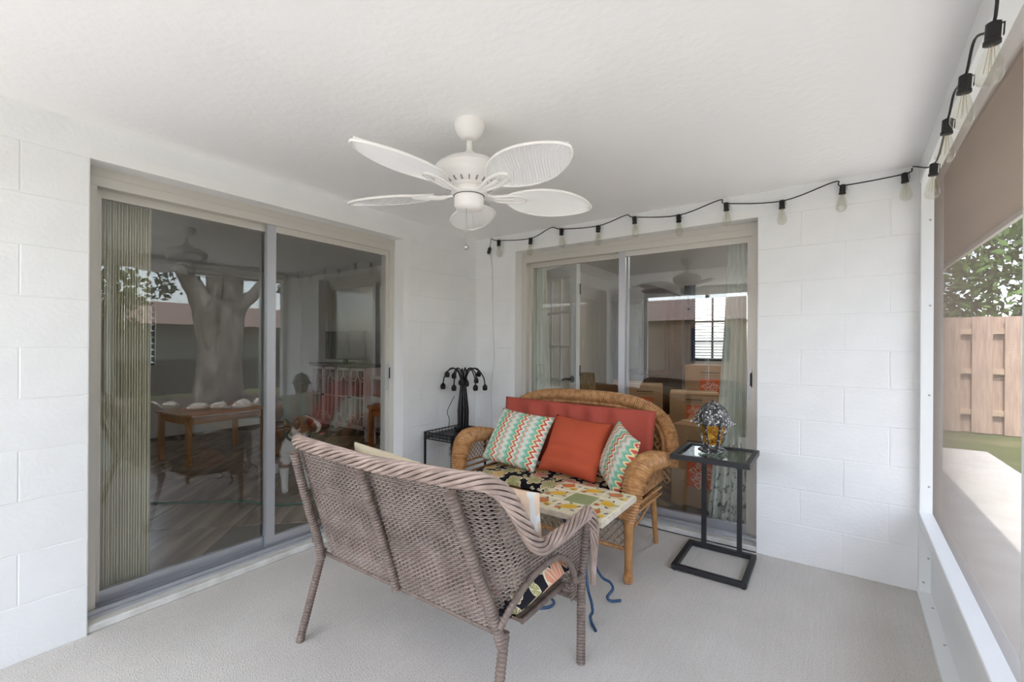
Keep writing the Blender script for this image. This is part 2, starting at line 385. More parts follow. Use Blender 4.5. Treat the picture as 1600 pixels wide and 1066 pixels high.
# neighbour's house
NH = thing('neighbour_house', 'grey single-storey house with brown shingle roof behind the fence', 'house', (13.2, 2.5, -.55))
MB().box(0, 6, -9, 9, 0, 2.5).build('wall', mat('grey_siding', (158, 156, 150), .8, stretch=(1, 1, 14), var=(146, 144, 138), vscale=2), NH, False)
MB().add([(-.6,-9.5,2.40),(-.6,9.5,2.40),(3,9.5,3.3),(3,-9.5,3.3),(6.6,9.5,2.40),(6.6,-9.5,2.40)], [(0,3,2,1),(3,5,4,2),(0,1,4,5),(1,2,4),(0,5,3)]).build('roof', mat('brown_shingle', (150, 126, 114), .9, var=(124, 104, 94), vscale=16, bump=(20, .5)), NH, False)
for y in (-3.6, .2, 2.6, 5.2):
    w = MB().box(-.05, .02, y, y+.9, .95, 2.1).build('window', mat('dark_window_frame', (52, 46, 42), .6), NH, False)
    for q in range(7): MB().box(-.075, -.05, y+.28, y+.86, 1.02+q*.15, 1.13+q*.15).build('louvre', mat('white_louvre', (214, 220, 222), .4), w, False)

LEAF = mat('green_leaf', (84, 118, 44), .6, var=(48, 78, 26), vscale=1.6)
LEAF2 = mat('dark_green_leaf', (62, 84, 46), .65, var=(36, 54, 28), vscale=1.3)
def leaves(blobs, n, size, rng):
    """many small leaf quads scattered in ellipsoids"""
    V = []; F = []
    vol = np.array([b[3]*b[4]*b[5] for b in blobs]); idx = rng.choice(len(blobs), n, p=vol/vol.sum())
    for i in idx:
        cx, cy, cz, rx, ry, rz = blobs[i]
        d = rng.normal(size=3); d /= np.linalg.norm(d); d *= rng.uniform(.45, 1.0)**.5
        c = np.array((cx, cy, cz))+d*np.array((rx, ry, rz))
        a = rng.normal(size=3); a /= np.linalg.norm(a); b = np.cross(a, rng.normal(size=3)); b /= np.linalg.norm(b)+1e-9
        s = size*rng.uniform(.6, 1.4); o = len(V)
        V.extend([c-a*s, c+b*s*.45, c+a*s, c-b*s*.45]); F.append((o, o+1, o+2, o+3))
    m = MB(); m.add(V, F); return m
rng = np.random.default_rng(5)
def tree(name, label, loc, trunk_h, blobs, n, size, lm, tr=.12):
    t = thing(name, label, 'tree', loc)
    p = spline([(0, 0, 0), (.1, .05, trunk_h*.5), (0, .1, trunk_h), (.1, 0, trunk_h*1.5)], 5)
    MB().tube(p, np.linspace(tr, tr*.4, len(p)), 8).build('trunk', mat('tree_bark', (92, 80, 68), .95, bump=(14, .8), var=(64, 56, 48), vscale=8), t)
    f = leaves(blobs, n, size, rng).build('foliage', lm, t, False); f['kind'] = 'stuff'
    return t
tree('leafy_tree', 'rounded bright green tree rising above the board fence', (5.6, 9.6, -.09), 1.6, [(0, 0, 2.6, 1.9, 1.3, 1.5), (-1.4, .2, 2.3, 1.2, 1, 1.1), (1.6, 0, 2.5, 1.5, 1.1, 1.2), (.2, 0, 3.5, 1.4, 1.1, 1)], 9000, .085, LEAF)
tree('leafy_tree.001', 'dark green tree beyond the far end of the fence', (11.4, 14.2, -.09), 1.8, [(0, 0, 3, 2.2, 1.6, 1.9), (-1.5, 0, 2.4, 1.3, 1.2, 1.2)], 4500, .1, LEAF2)
tree('leafy_tree.002', 'bushy dark tree beside the grey neighbouring house', (10.2, -2.6, -.09), 1.6, [(0, 0, 2.7, 1.3, 2.2, 1.6), (0, 1.7, 2.3, 1, 1.4, 1.2)], 7000, .09, LEAF2)

# the big old tree whose mirror image shows in the left door
def skin_mesh(name, verts, edges, radii, root=0, sub=2):
    me = bpy.data.meshes.new(name+'_skeleton'); me.from_pydata(verts, edges, [])
    o = bpy.data.objects.new(name+'_skeleton', me); COL.objects.link(o)
    o.modifiers.new('s', 'SKIN').use_smooth_shade = True
    sk = me.skin_vertices[0].data
    for i, r in enumerate(radii): sk[i].radius = r if isinstance(r, tuple) else (r, r); sk[i].use_root = (i == root)
    ss = o.modifiers.new('u', 'SUBSURF'); ss.levels = sub; ss.render_levels = sub
    dg = bpy.context.evaluated_depsgraph_get(); dg.update()
    res = bpy.data.meshes.new_from_object(o.evaluated_get(dg)); res.name = name
    bpy.data.objects.remove(o); bpy.data.meshes.remove(me); return res
TV = [(0,0,-.15),(0,0,.45),(0,.02,1.2),(0,0,1.85),(0,-.42,2.45),(0,-.85,3.2),(.1,-1.3,4.2),(0,-.08,2.6),(0,-.15,3.4),(0,-.2,4.5),(0,.26,2.55),(.05,.35,3.4),(.05,.42,4.6),(0,.72,2.5),(0,1.1,3.05),(0,1.6,3.8)]
TE = [(0,1),(1,2),(2,3),(3,4),(4,5),(5,6),(3,7),(7,8),(8,9),(3,10),(10,11),(11,12),(3,13),(13,14),(14,15)]
tme = skin_mesh('trunk', TV, TE, [.66,.48,.43,.40,.21,.16,.12,.17,.15,.11,.24,.2,.14,.14,.11,.08])
for v in tme.vertices: v.co += v.normal*.05*(mnoise.noise(v.co*Vector((3.5, 3.5, 1.2)))+.5*mnoise.noise(v.co*Vector((9, 9, 3))))
bark = mat('pale_bark', (176, 164, 150), .95, var=(96, 84, 74), vscale=4, bump=(9, 1.0), stretch=(1, 1, .35)); tme.materials.append(bark)
bt = thing('old_tree', 'huge old tree with forked trunk growing in the yard', 'tree', (8.2, 1.3, -.09))
o = bpy.data.objects.new('trunk', tme); COL.objects.link(o); o.parent = bt
f = leaves([(0,-1.5,4.6,1.5,1.5,.9),(0,.3,4.9,1.6,1.6,.8),(0,2.1,3.7,.9,.9,.8),(0,-2.2,3.6,.8,1.0,.7),(0,1.9,2.9,.5,.8,.5),(0,-1.5,2.6,.5,.7,.5)], 7000, .085, rng).build('foliage', LEAF2, bt, False); f['kind'] = 'stuff'
struct(MB().lathe([(1.9, -.0), (1.8, .07), (.2, .12)], 20, (8.0, 1.4, -.09)).build('mulch_bed', mat('red_mulch', (96, 62, 50), .95, bump=(40, 1), var=(60, 40, 36), vscale=25)), 'mulched planting bed round the old tree', 'flower bed')
for k in range(11):
    a = 2.0+k*.27+random.uniform(-.06, .06); r = random.uniform(1.15, 1.6); s = random.uniform(.11, .2)
    m = MB().ball((0, 0, s*.35), s, 9, 6, (1, random.uniform(.7, 1.2), .62))
    m.v = [tuple(Vector(p)*(1+.22*mnoise.noise(Vector(p)*6+Vector((k*3, 0, 0))))) for p in m.v]
    rk = m.build('garden_rock', mat('pale_rock', (188, 182, 172), .9, var=(140, 132, 124), vscale=9, bump=(18, .6)), loc=(8.0+r*math.cos(a), 1.4+r*math.sin(a), -.01))
    tag(rk, 'pale rounded rock edging the bed under the old tree', 'rock', 'rocks round the old tree')

# end of the porch behind the viewer: low kick wall and posts; fence across the yard
wall_front = struct(empty('wall_front', (0, YE, 0)), 'white aluminium enclosure at the open end of the porch', 'screen wall')
for x in (0.0, .98, 1.96, 2.90): MB().cbox(x, x+.05, 0, .06, 0, CZ-.1, .003).build('post', WALU, wall_front, False)
MB().cbox(0, 2.95, 0, .07, CZ-.1, CZ-.001, .003).build('top_beam', WALU, wall_front, False)
for x in (0.05, 1.03, 2.01): MB().cbox(x, x+.9, 0, .065, .368, .428, .003).build('chair_rail', WALU, wall_front, False); MB().box(x, x+.9, .02, .03, .0, .368).build('kick_panel', WALU, wall_front, False)
N2 = thing('neighbour_house.001', 'tan stucco house with low roof across the yard behind the porch', 'house', (2.0, -12.5, -.09))
MB().box(-10, 10, -6, 0, 0, 2.3).build('wall', mat('tan_stucco', (196, 168, 146), .9, var=(182, 154, 132), vscale=3, bump=(20, .2)), N2, False)
MB().add([(-10.5,.5,2.25),(10.5,.5,2.25),(10.5,-3,3.3),(-10.5,-3,3.3),(10.5,-6.5,2.25),(-10.5,-6.5,2.25)], [(0,1,2,3),(3,2,4,5),(0,5,4,1),(1,4,2),(0,3,5)]).build('roof', MATS['brown_shingle'], N2, False)
for x in (-6.5, -3.2, 1.2, 4.6): w = MB().box(x, x+1.2, -.02, .05, .9, 2.0).build('window', MATS['dark_window_frame'], N2, False); MB().box(x+.06, x+1.14, .05, .055, .96, 1.94).build('pane', mat('dim_pane', (60, 70, 78), .1), w, False)
# ================================================================ INTERIOR ROOMS
IZ = .034
nb = NB('wood_look_tile'); tc = nb.n('ShaderNodeTexCoord').outputs['Object']
mp = nb.n('ShaderNodeMapping'); mp.inputs['Scale'].default_value = (9, 1.1, 1); mp.inputs['Rotation'].default_value = (0, 0, .62); nb.l(tc, mp.inputs[0])
n1 = nb.n('ShaderNodeTexNoise'); n1.inputs['Scale'].default_value = 1.1; n1.inputs['Detail'].default_value = 7; n1.inputs['Distortion'].default_value = .8; nb.l(mp.outputs[0], n1.inputs[0])
nb.out(nb.ramp(n1.outputs[0], [(.3, (84, 68, 56)), (.48, (128, 110, 94)), (.62, (164, 148, 132)), (.75, (104, 86, 72))]), .28, .5)
TILE = MATS['wood_look_tile']
GROUT = mat('dark_grout', (92, 84, 76), .9)
def tiled_floor(name, label, x0, x1, y0, y1):
    fl = struct(MB().box(x0, x1, y0, y1, -.1, IZ-.004).build(name, GROUT, smooth=False), label, 'floor')
    s = .61; g = .003; ang = PI/4
    cell = MB().cbox(g, s-g, g, s-g, -.006, .0, .0015).mesh('tile', TILE, False)
    cx, cy = (x0+x1)/2, (y0+y1)/2; n = int((x1-x0+y1-y0)/s/1.4)+1
    for i in range(-n, n):
        for j in range(-n, n):
            px = cx+(i*math.cos(ang)-j*math.sin(ang))*s; py = cy+(i*math.sin(ang)+j*math.cos(ang))*s
            ex = [px+(a*math.cos(ang)-b*math.sin(ang))*s for a, b in ((0,0),(1,0),(1,1),(0,1))]; ey = [py+(a*math.sin(ang)+b*math.cos(ang))*s for a, b in ((0,0),(1,0),(1,1),(0,1))]
            if min(ex) > x0 and max(ex) < x1+.0 and min(ey) > y0 and max(ey) < y1:
                o = bpy.data.objects.new('tile', cell); COL.objects.link(o); o.parent = fl; o.location = (px, py, IZ-.0001); o.rotation_euler = (0, 0, ang)
    return fl
LX0, LY0, LY1 = -4.6, -4.4, .98
tiled_floor('floor_left_room', 'wood-look tile floor of the room behind the left door', LX0, -.2, LY0, LY1)
RX0, RX1, RY1 = -.1, 2.9, 3.7
tiled_floor('floor_back_room', 'wood-look tile floor of the room behind the back door', RX0, RX1, .2, RY1)
IC = 2.38
struct(MB().box(LX0, -.2, LY0, LY1, IC, IC+.08).build('ceiling_left_room', INWALL, smooth=False), 'white ceiling of the room behind the left door', 'ceiling')
struct(MB().box(RX0, RX1, .2, RY1, IC, IC+.08).build('ceiling_back_room', INWALL, smooth=False), 'white ceiling of the room behind the back door', 'ceiling')
# left room walls: far wall x=LX0 with a window
def wall_with_hole(name, label, axis, p, t, a0, a1, h0, h1, z0, z1):
    """wall in plane axis=p (thickness t) from a0..a1 with hole h0..h1, z0..z1"""
    m = MB()
    for (u0, u1, v0, v1) in ((a0, h0, 0, IC), (h1, a1, 0, IC), (h0, h1, 0, z0), (h0, h1, z1, IC)):
        if axis == 'x': m.box(min(p, p+t), max(p, p+t), u0, u1, v0, v1)
        else: m.box(u0, u1, min(p, p+t), max(p, p+t), v0, v1)
    return struct(m.build(name, INWALL, smooth=False), label, 'wall')
wall_with_hole('wall_left_room_far', 'far white wall of the left room with a window', 'x', LX0, -.12, LY0, LY1, -1.75, -1.0, .98, 1.80)
struct(MB().box(LX0, -.1, LY1, LY1+.1, 0, IC).box(LX0, -.2, LY0-.1, LY0, 0, IC).box(-.2, RX0, .2, LY1, 0, IC).build('wall_left_room', INWALL, smooth=False), 'white side walls of the left room', 'wall')
wall_with_hole('wall_back_room_far', 'far white wall of the back room with a window', 'y', RY1, .12, RX0, RX1, .93, 1.85, 1.06, 2.0)
struct(MB().box(RX0-.1, RX0, LY1+.1, RY1, 0, IC).box(RX1, RX1+.1, .2, RY1, 0, IC).build('wall_back_room', INWALL, smooth=False), 'white side walls of the back room', 'wall')
BLIND = mat('white_blind', (238, 240, 240), .45)
DFRAME = mat('dark_bronze_frame', (74, 76, 84), .5)
def window(name, label, axis, p, a0, a1, z0, z1, cols, rows, n_slat, frame):
    w = struct(empty(name), label, 'window')
    def bx(u0, u1, d0, d1, v0, v1):
        return MB().box(p+d0, p+d1, u0, u1, v0, v1) if axis == 'x' else MB().box(u0, u1, p+d0, p+d1, v0, v1)
    s = -1 if axis == 'x' else 1
    lo, hi = sorted((s*.03, s*.07))
    for u0, u1, v0, v1 in ((a0, a0+.035, z0, z1), (a1-.035, a1, z0, z1), (a0+.035, a1-.035, z0, z0+.035), (a0+.035, a1-.035, z1-.035, z1)): bx(u0, u1, lo, hi, v0, v1).build('window_frame', frame, w, False)
    for c in range(1, cols): u = a0+(a1-a0)*c/cols; bx(u-.012, u+.012, lo, hi, z0+.035, z1-.035).build('mullion', frame, w, False)
    for r in rows: v = z0+(z1-z0)*r; bx(a0+.035, a1-.035, lo+.002, hi-.002, v-.014, v+.014).build('muntin', frame, w, False)
    lo2, hi2 = sorted((s*.05, s*.054)); bx(a0+.03, a1-.03, lo2, hi2, z0+.03, z1-.03).build('pane', GLASS, w, False)
    for k in range(n_slat):
        v = z0+.04+(z1-z0-.08)*k/(n_slat-1)
        a, b = s*-.03, s*.02
        if axis == 'x': m = MB().add([(p+a, a0+.02, v-.009), (p+b, a0+.02, v+.009), (p+b, a1-.02, v+.009), (p+a, a1-.02, v-.009), (p+a, a0+.02, v-.011), (p+b, a0+.02, v+.007), (p+b, a1-.02, v+.007), (p+a, a1-.02, v-.011)], [(0,1,2,3),(7,6,5,4),(0,4,5,1),(1,5,6,2),(2,6,7,3),(3,7,4,0)])
        else: m = MB().add([(a0+.02, p+a, v-.006), (a0+.02, p+b, v+.006), (a1-.02, p+b, v+.006), (a1-.02, p+a, v-.006), (a0+.02, p+a, v-.008), (a0+.02, p+b, v+.004), (a1-.02, p+b, v+.004), (a1-.02, p+a, v-.008)], [(0,3,2,1),(4,5,6,7),(0,1,5,4),(1,2,6,5),(2,3,7,6),(3,0,4,7)])
        m.build('blind_slat', BLIND, w, False)
    return w
window('window_1', 'window with white blinds in the far wall of the left room', 'x', LX0, -1.75, -1.0, .98, 1.80, 1, (.52,), 10, DFRAME)
window('window_2', 'bright window with white blinds in the back room', 'y', RY1, .93, 1.85, 1.06, 2.0, 3, (.3, .6), 22, DFRAME)

# vertical blind stack by the left door
SL = mat('cream_vane', (232, 228, 210), .5)
vb = thing('vertical_blind', 'stack of cream vertical blind vanes drawn to the side of left door', 'blind', (-.29, -2.56, 0))
MB().box(-.03, .03, 0, 1.74, 2.0, 2.045).build('head_rail', SL, vb, False)
vp = [(math.cos(t)*.0-.045+.09*k/6, .006*math.sin(PI*k/6)) for k, t in zip(range(7), range(7))]
vm = MB()
for z in (.07, 1.99): vm.add([(x, y, z) for x, y in vp]+[(x, y+.0012, z) for x, y in vp[::-1]], [])
n = 14; vm.f = [(j, (j+1) % n, n+(j+1) % n, n+j) for j in range(n)]+[tuple(range(n-1, -1, -1)), tuple(range(n, 2*n))]; vm.mi = [0]*len(vm.f)
vme = vm.mesh('vane', SL)
for k in range(25):
    o = bpy.data.objects.new('vane', vme); COL.objects.link(o); o.parent = vb; o.location = (0, .015+k*.0108, 0); o.rotation_euler = (0, 0, random.uniform(-.05, .05)-.34)

# curtains in the back room
nb = NB('white_curtain'); uvn = nb.n('ShaderNodeTexCoord').outputs['Object']
vo = nb.n('ShaderNodeTexVoronoi'); vo.inputs['Scale'].default_value = 14; nb.l(uvn, vo.inputs[0])
no = nb.n('ShaderNodeTexNoise'); no.inputs['Scale'].default_value = 26; nb.l(uvn, no.inputs[0])
sz = nb.n('ShaderNodeSeparateXYZ'); nb.l(uvn, sz.inputs[0])
lowmask = nb.math('MULTIPLY', nb.math('LESS_THAN', sz.outputs[2], .62), nb.math('GREATER_THAN', no.outputs[0], .58))
col = nb.mix(nb.math('MULTIPLY', lowmask, .75), (226, 228, 220), (70, 76, 80)); nb.out(col, .8, .1)
def curtain(name, label, x0, x1, xb0, xb1, y, loc_z=IZ+.03, ztop=1.96):
    n, m = 64, 26; P = np.zeros((m, n, 3))
    for i in range(m):
        t = i/(m-1); z = ztop+(loc_z-ztop)*t; a = x0+(xb0-x0)*t**1.5; b = x1+(xb1-x1)*t**1.5
        for j in range(n):
            u = j/(n-1); P[i, j] = (a+(b-a)*u, y+(.022+.012*t)*math.sin(u*PI*9+.5*math.sin(3*t)), z)
    mb = MB(); mb.grid(P); Q = P.copy(); Q[:, :, 1] += .003; mb.grid(Q[:, ::-1])
    o = mb.build(name, MATS['white_curtain']); return tag(o, label, 'curtain')
curtain('curtain', 'white curtain with dark leaf print at the right of the back door', 2.02, 2.14, 1.90, 2.16, .245)
curtain('curtain.001', 'white curtain with dark sprigs hanging at the left of back door', .46, .58, .44, .70, .245)
rod = thing('curtain_rod', 'black curtain rod across the top of the back door', 'curtain rod', (0, 0, 0))
MB().tube([(.52, .245, 1.965), (2.2, .245, 1.965)], .009, 8).build('rod', BLACK, rod); MB().ball((.5, .245, 1.965), .026).build('finial', BLACK, rod)

# french door standing open in the back room
fd = struct(empty('door_3', (.715, .60, IZ), math.radians(150)), 'white french door with glass panes standing open in back room', 'door')
DOORW = mat('white_door_paint', (228, 229, 230), .4)
W_, H_ = .76, 2.0
MB().box(0, .115, -.02, .02, 0, H_).build('stile', DOORW, fd, False); MB().box(W_-.115, W_, -.02, .02, 0, H_).build('stile', DOORW, fd, False)
MB().box(.115, W_-.115, -.02, .02, 0, .24).build('bottom_rail', DOORW, fd, False); MB().box(.115, W_-.115, -.02, .02, H_-.12, H_).build('top_rail', DOORW, fd, False)
for c in (1, 2): x = .115+(W_-.23)*c/3; MB().box(x-.011, x+.011, -.016, .016, .24, H_-.12).build('muntin', DOORW, fd, False)
for r in range(1, 5): z = .24+(H_-.36)*r/5; MB().box(.115, W_-.115, -.0155, .0155, z-.011, z+.011).build('muntin', DOORW, fd, False)
MB().box(.11, W_-.11, -.002, .002, .235, H_-.115).build('pane', GLASS, fd, False)
for s in (-1, 1):
    h = MB().lathe([(.032, 0), (.032, .008), (.014, .014), (.012, .045)], 16)
    h.v = [(x+.06, s*(.02+z), y+.92) for x, y, z in h.v]; h.tube([(.06, s*.06, .92), (.10, s*.064, .922), (.17, s*.06, .91)], [.010, .009, .007], 8)
    h.build('lever_handle', BLACK, fd)
for z in (.25, 1.0, 1.75): MB().box(-.004, .004, -.026, -.016, z-.05, z+.05).build('hinge', BLACK, fd, False)
# thermostat plate
tg = MB().cbox(RX0+.0, RX0+.016, 2.3, 2.36, 1.22, 1.36, .004).build('wall_plate', PAINT, smooth=False); tag(tg, 'small white switch plate on the wall of the back room', 'switch plate')

# moving boxes
CARD = mat('cardboard', (176, 140, 104), .85, var=(164, 128, 94), vscale=3, bump=(60, .1))
TAPE = mat('brown_tape', (196, 168, 132), .3)
ORANGE = mat('orange_print', (214, 92, 46), .7); PINK = mat('faded_red_print', (196, 110, 92), .7)
def text(body, size, parent, loc, rot, m, name='lettering'):
    cu = bpy.data.curves.new(name, 'FONT'); cu.body = body; cu.size = size; cu.align_x = 'CENTER'; cu.align_y = 'CENTER'; cu.extrude = .0004; cu.space_line = .8
    t_ = bpy.data.objects.new(name, cu); COL.objects.link(t_); dg = bpy.context.evaluated_depsgraph_get(); dg.update()
    me = bpy.data.meshes.new_from_object(t_.evaluated_get(dg)); bpy.data.objects.remove(t_); me.materials.clear(); me.materials.append(m)
    o = bpy.data.objects.new(name, me); COL.objects.link(o); o.parent = parent; o.location = loc; o.rotation_euler = rot; return o
WTXT = mat('white_print', (226, 214, 200), .7)
def moving_box(label, loc, rz, L, D, H, logo=True, openf=False, cat='box'):
    b = thing('moving_box', label, cat, loc, rz)
    m = MB().cbox(-L/2, L/2, -D/2, D/2, 0, H, .004); m.build('carton', CARD, b, False)
    MB().box(-L/2-.0006, L/2+.0006, -.025, .025, H-.06, H+.001).build('tape', TAPE, b, False)
    if logo:
        s = min(L, H)*.46; lz = H*.42
        MB().box(-s/2, s/2, -D/2-.0008, -D/2+.001, lz-s/2, lz+s/2).build('logo_square', ORANGE, b, False)
        text('THE\nHOME\nDEPOT', s*.30, b, (0, -D/2-.0012, lz), (PI/2, -PI/4, 0), WTXT)
        MB().box(-s/2, s/2, -D/2-.0008, -D/2+.001, H*.8, H*.8+.012).box(-s/2, s/2, -D/2-.0008, -D/2+.001, H*.74, H*.74+.004).build('print_line', mat('dark_print', (84, 70, 60), .8), b, False)
    if openf:
        for s in (-1, 1): MB().add([(-L/2, s*D/2, H), (L/2, s*D/2, H), (L/2, s*(D/2+.10), H+.12), (-L/2, s*(D/2+.10), H+.12), (-L/2, s*D/2, H-.004), (L/2, s*D/2, H-.004), (L/2, s*(D/2+.105), H+.117), (-L/2, s*(D/2+.105), H+.117)], [(0,1,2,3),(7,6,5,4),(0,4,5,1),(1,5,6,2),(2,6,7,3),(3,7,4,0)]).build('flap', CARD, b, False)
    return b
moving_box('large cardboard moving box with orange square logo just inside back door', (1.83, .72, IZ), -.1, .46, .46, .62)
moving_box('flat reddish moving box lying on top of another carton', (1.55, 1.35, IZ+.50), .25, .42, .40, .30)
moving_box('cardboard moving box supporting the flat box by the back room wall', (1.55, 1.38, IZ), .15, .50, .50, .50, False)
moving_box('cardboard moving box under the bright window with orange logo', (1.45, 2.75, IZ+.55), .0, .56, .46, .46)
moving_box('carton beneath the logo box under the bright window', (1.45, 2.75, IZ), .05, .6, .5, .55, False)
moving_box('carton wrapped in red print standing in the row of boxes', (.95, 1.75, IZ+.46), .3, .36, .4, .36)
moving_box('plain carton supporting the row of printed boxes', (.85, 1.8, IZ), .1, .62, .5, .46, False)
moving_box('open carton with raised flaps left of the printed boxes', (.38, 2.3, IZ+.3), -.2, .44, .4, .36, False, True)
moving_box('low plain carton under the open carton', (.38, 2.3, IZ), .05, .5, .46, .3, False)
# wicker basket on top of the cartons
bk = MB(); BAS = mat('striped_wicker', (176, 146, 108), .8, var=(110, 84, 58), vscale=3, stretch=(30, 30, 1), bump=(40, .6))
bk.lathe([(.11, 0), (.13, .02), (.145, .16), (.13, .30), (.135, .31), (.12, .31), (.11, .05)], 22)
tag(bk.build('wicker_basket', BAS, loc=(.36, 1.42, IZ+.62)), 'striped brown woven basket standing on the cartons', 'basket')
moving_box('carton carrying the striped woven basket', (.36, 1.45, IZ), .1, .42, .40, .62, False)
# china cabinet against the back room far wall
CB = mat('dark_walnut', (74, 50, 38), .4, var=(56, 36, 28), vscale=4, stretch=(8, 8, .7))
cc = thing('china_cabinet', 'dark wooden glass-fronted china cabinet with arched crest', 'cabinet', (.42, 3.42, IZ))
MB().box(-.42, .42, -.2, .24, 0, .82).build('base', CB, cc, False)
MB().box(-.42, -.36, -.2, .24, .82, 1.95).build('side', CB, cc, False); MB().box(.36, .42, -.2, .24, .82, 1.95).build('side', CB, cc, False)
MB().box(-.42, .42, .21, .24, .82, 1.95).build('back_panel', mat('pale_backing', (196, 204, 200), .5), cc, False)
ar = [(x, 1.95+.16*math.cos(x/.45*PI/2)) for x in np.linspace(-.45, .45, 15)]
MB().add([(x, -.23, z) for x, z in ar]+[(x, -.23, 1.9) for x, z in ar]+[(x, .24, z) for x, z in ar]+[(x, .24, 1.9) for x, z in ar],
         [(i, i+15, i+16, i+1) for i in range(14)]+[(30+i, 31+i, 46+i, 45+i) for i in range(14)]+[(i, i+1, i+31, i+30) for i in range(14)]).build('crest', CB, cc, False)
for z in (1.2, 1.55): MB().box(-.36, .36, -.15, .21, z, z+.012).build('shelf', GLASS, cc, False)
for s in (-1, 1):
    d = MB().box(min(s*.01, s*.06), max(s*.01, s*.06), -.215, -.2, .84, 1.9).box(min(s*.31, s*.36), max(s*.31, s*.36), -.215, -.2, .84, 1.9).box(min(s*.06, s*.31), max(s*.06, s*.31), -.215, -.2, .84, .90).box(min(s*.06, s*.31), max(s*.06, s*.31), -.215, -.2, 1.84, 1.9).build('door', CB, cc, False)
    MB().box(min(s*.06, s*.31), max(s*.06, s*.31), -.21, -.206, .9, 1.84).build('pane', GLASS, d, False)
# blue curtain beside the window
n, m = 30, 8; P = np.zeros((m, n, 3))
for i in range(m):
    for j in range(n): P[i, j] = (.89+.15*j/(n-1), 3.62-.03*math.sin(j*PI*7/(n-1))-.02, 2.14-1.5*i/(m-1))
mb = MB(); mb.grid(P); mb.grid((P+np.array((0, .004, 0)))[:, ::-1]); tag(mb.build('curtain.002', mat('navy_curtain', (46, 66, 98), .8)), 'dark blue curtain beside the bright window in back room', 'curtain')

# ---- left room contents
PK = mat('reflection_tinted_paint', (226, 206, 204), .5)  # pink tint puts the red cushion's reflection into the cabinet colour
cabt = thing('console_cabinet', 'pale cabinet with fretwork doors and painted-in red reflection in the left room', 'cabinet', (-2.78, .66, IZ), 0)
MB().box(-.62, .62, -.20, .20, .14, .16).box(-.62, .62, .19, .20, .16, .94).box(-.62, -.60, -.20, .20, .14, .94).box(.60, .62, -.20, .20, .14, .94).box(-.01, .01, -.2, .2, .14, .94).build('carcass', PK, cabt, False)
MB().box(-.60, .60, .17, .185, .16, .94).build('back_lining', mat('reflection_tinted_lining', (84, 44, 48), .8), cabt, False)  # maroon is the same cushion reflection, painted on the lining
MB().cbox(-.65, .65, -.23, .22, .94, .975, .006).build('top', mat('dark_cabinet_top', (70, 66, 66), .4), cabt, False)
for x in (-.59, .59):
    for y in (-.17, .17): MB().bar((x, y, 0), (x, y, .14), .045).build('leg', PK, cabt, False)
for k in range(4):
    x0 = -.60+.302*k; x1 = x0+.294; cx = (x0+x1)/2
    d = MB().box(x0, x0+.03, -.222, -.2, .165, .93).box(x1-.03, x1, -.222, -.2, .165, .93).box(x0, x1, -.222, -.2, .165, .20).box(x0, x1, -.222, -.2, .895, .93)
    dd = d.build('door', PK, cabt, False)
    fr = MB(); yy = -.212
    for s in (-1, 1):
        fr.bar((cx+s*.05, yy, .30), (cx+s*.05, yy, .76), .014); fr.bar((cx+s*.05, yy, .76), (cx, yy, .83), .014); fr.bar((cx+s*.05, yy, .30), (cx, yy, .24), .014)
        for zc, sg in ((.86, -1), (.22, 1)):
            for rr in (.06, .10):
                pts = [(cx+s*(.117-rr*math.cos(t)), yy, zc+sg*rr*math.sin(t)) for t in np.linspace(0, PI/2, 6)]
                fr.tube(pts, .007, 5)
    fr.bar((cx, yy, .83), (cx, yy, .90), .014).bar((cx, yy, .2), (cx, yy, .24), .014).bar((x0+.03, yy, .55), (x1-.03, yy, .55), .014)
    fr.build('fretwork', PK, dd, False)
    kx = x1-.015 if k % 2 == 0 else x0+.015; MB().ball((kx, -.235, .55), .013).build('knob', BLACK, dd)
tv = thing('television', 'black flat television standing on the pale fretwork cabinet', 'television', (-2.85, .64, IZ+.975), math.radians(8))
MB().cbox(-.40, .36, -.02, .02, .05, .44, .006).build('screen', mat('screen_black', (14, 15, 17), .5), tv, False); MB().cbox(-.14, .1, -.08, .08, 0, .012, .004).box(-.05, .01, -.012, .012, .012, .06).build('stand', BLACK, tv, False)
# white desk and orange wood table with boat
dk = thing('white_desk', 'narrow white desk standing beside the pale fretwork cabinet', 'desk', (-1.82, .66, IZ))
MB().cbox(-.25, .2, -.22, .22, .80, .84, .004).build('top', DOORW, dk, False)
for x in (-.22, .17):
    for y in (-.19, .19): MB().bar((x, y, 0), (x, y, .80), .04).build('leg', DOORW, dk, False)
bg = thing('backpack', 'black bag lying on the narrow white desk', 'bag', (-1.82, .67, IZ+.85))
m = MB().ball((0, 0, .12), .17, 14, 9, (1.05, .7, .75)); m.v = [tuple(Vector(p)*(1+.12*mnoise.noise(Vector(p)*9))) for p in m.v]; m.build('body', mat('black_fabric', (24, 25, 30), .8, bump=(60, .4)), bg)
MB().tube(spline([(-.07, 0, .22), (-.05, -.02, .30), (.05, -.02, .30), (.07, 0, .22)], 6), .008, 6).build('strap', BLACK, bg)
OW = mat('orange_pine', (188, 112, 50), .4, var=(160, 88, 36), vscale=4, stretch=(6, 6, .8))
ot = thing('pine_table', 'small orange pine table beside the right jamb of left door', 'table', (-1.28, .13, IZ))
MB().cbox(-.20, .22, -.18, .18, .54, .575, .004).build('tabletop', OW, ot, False); MB().box(-.17, .19, -.15, .15, .46, .54).build('apron', OW, ot, False)
for x in (-.165, .185):
    for y in (-.145, .145): MB().bar((x, y, 0), (x, y, .54), .042).build('leg', OW, ot, False)
bo = thing('model_boat', 'white model sailboat with wooden mast on the pine table', 'model boat', (-1.27, .02, IZ+.575), .55)
m = MB(); secs = []
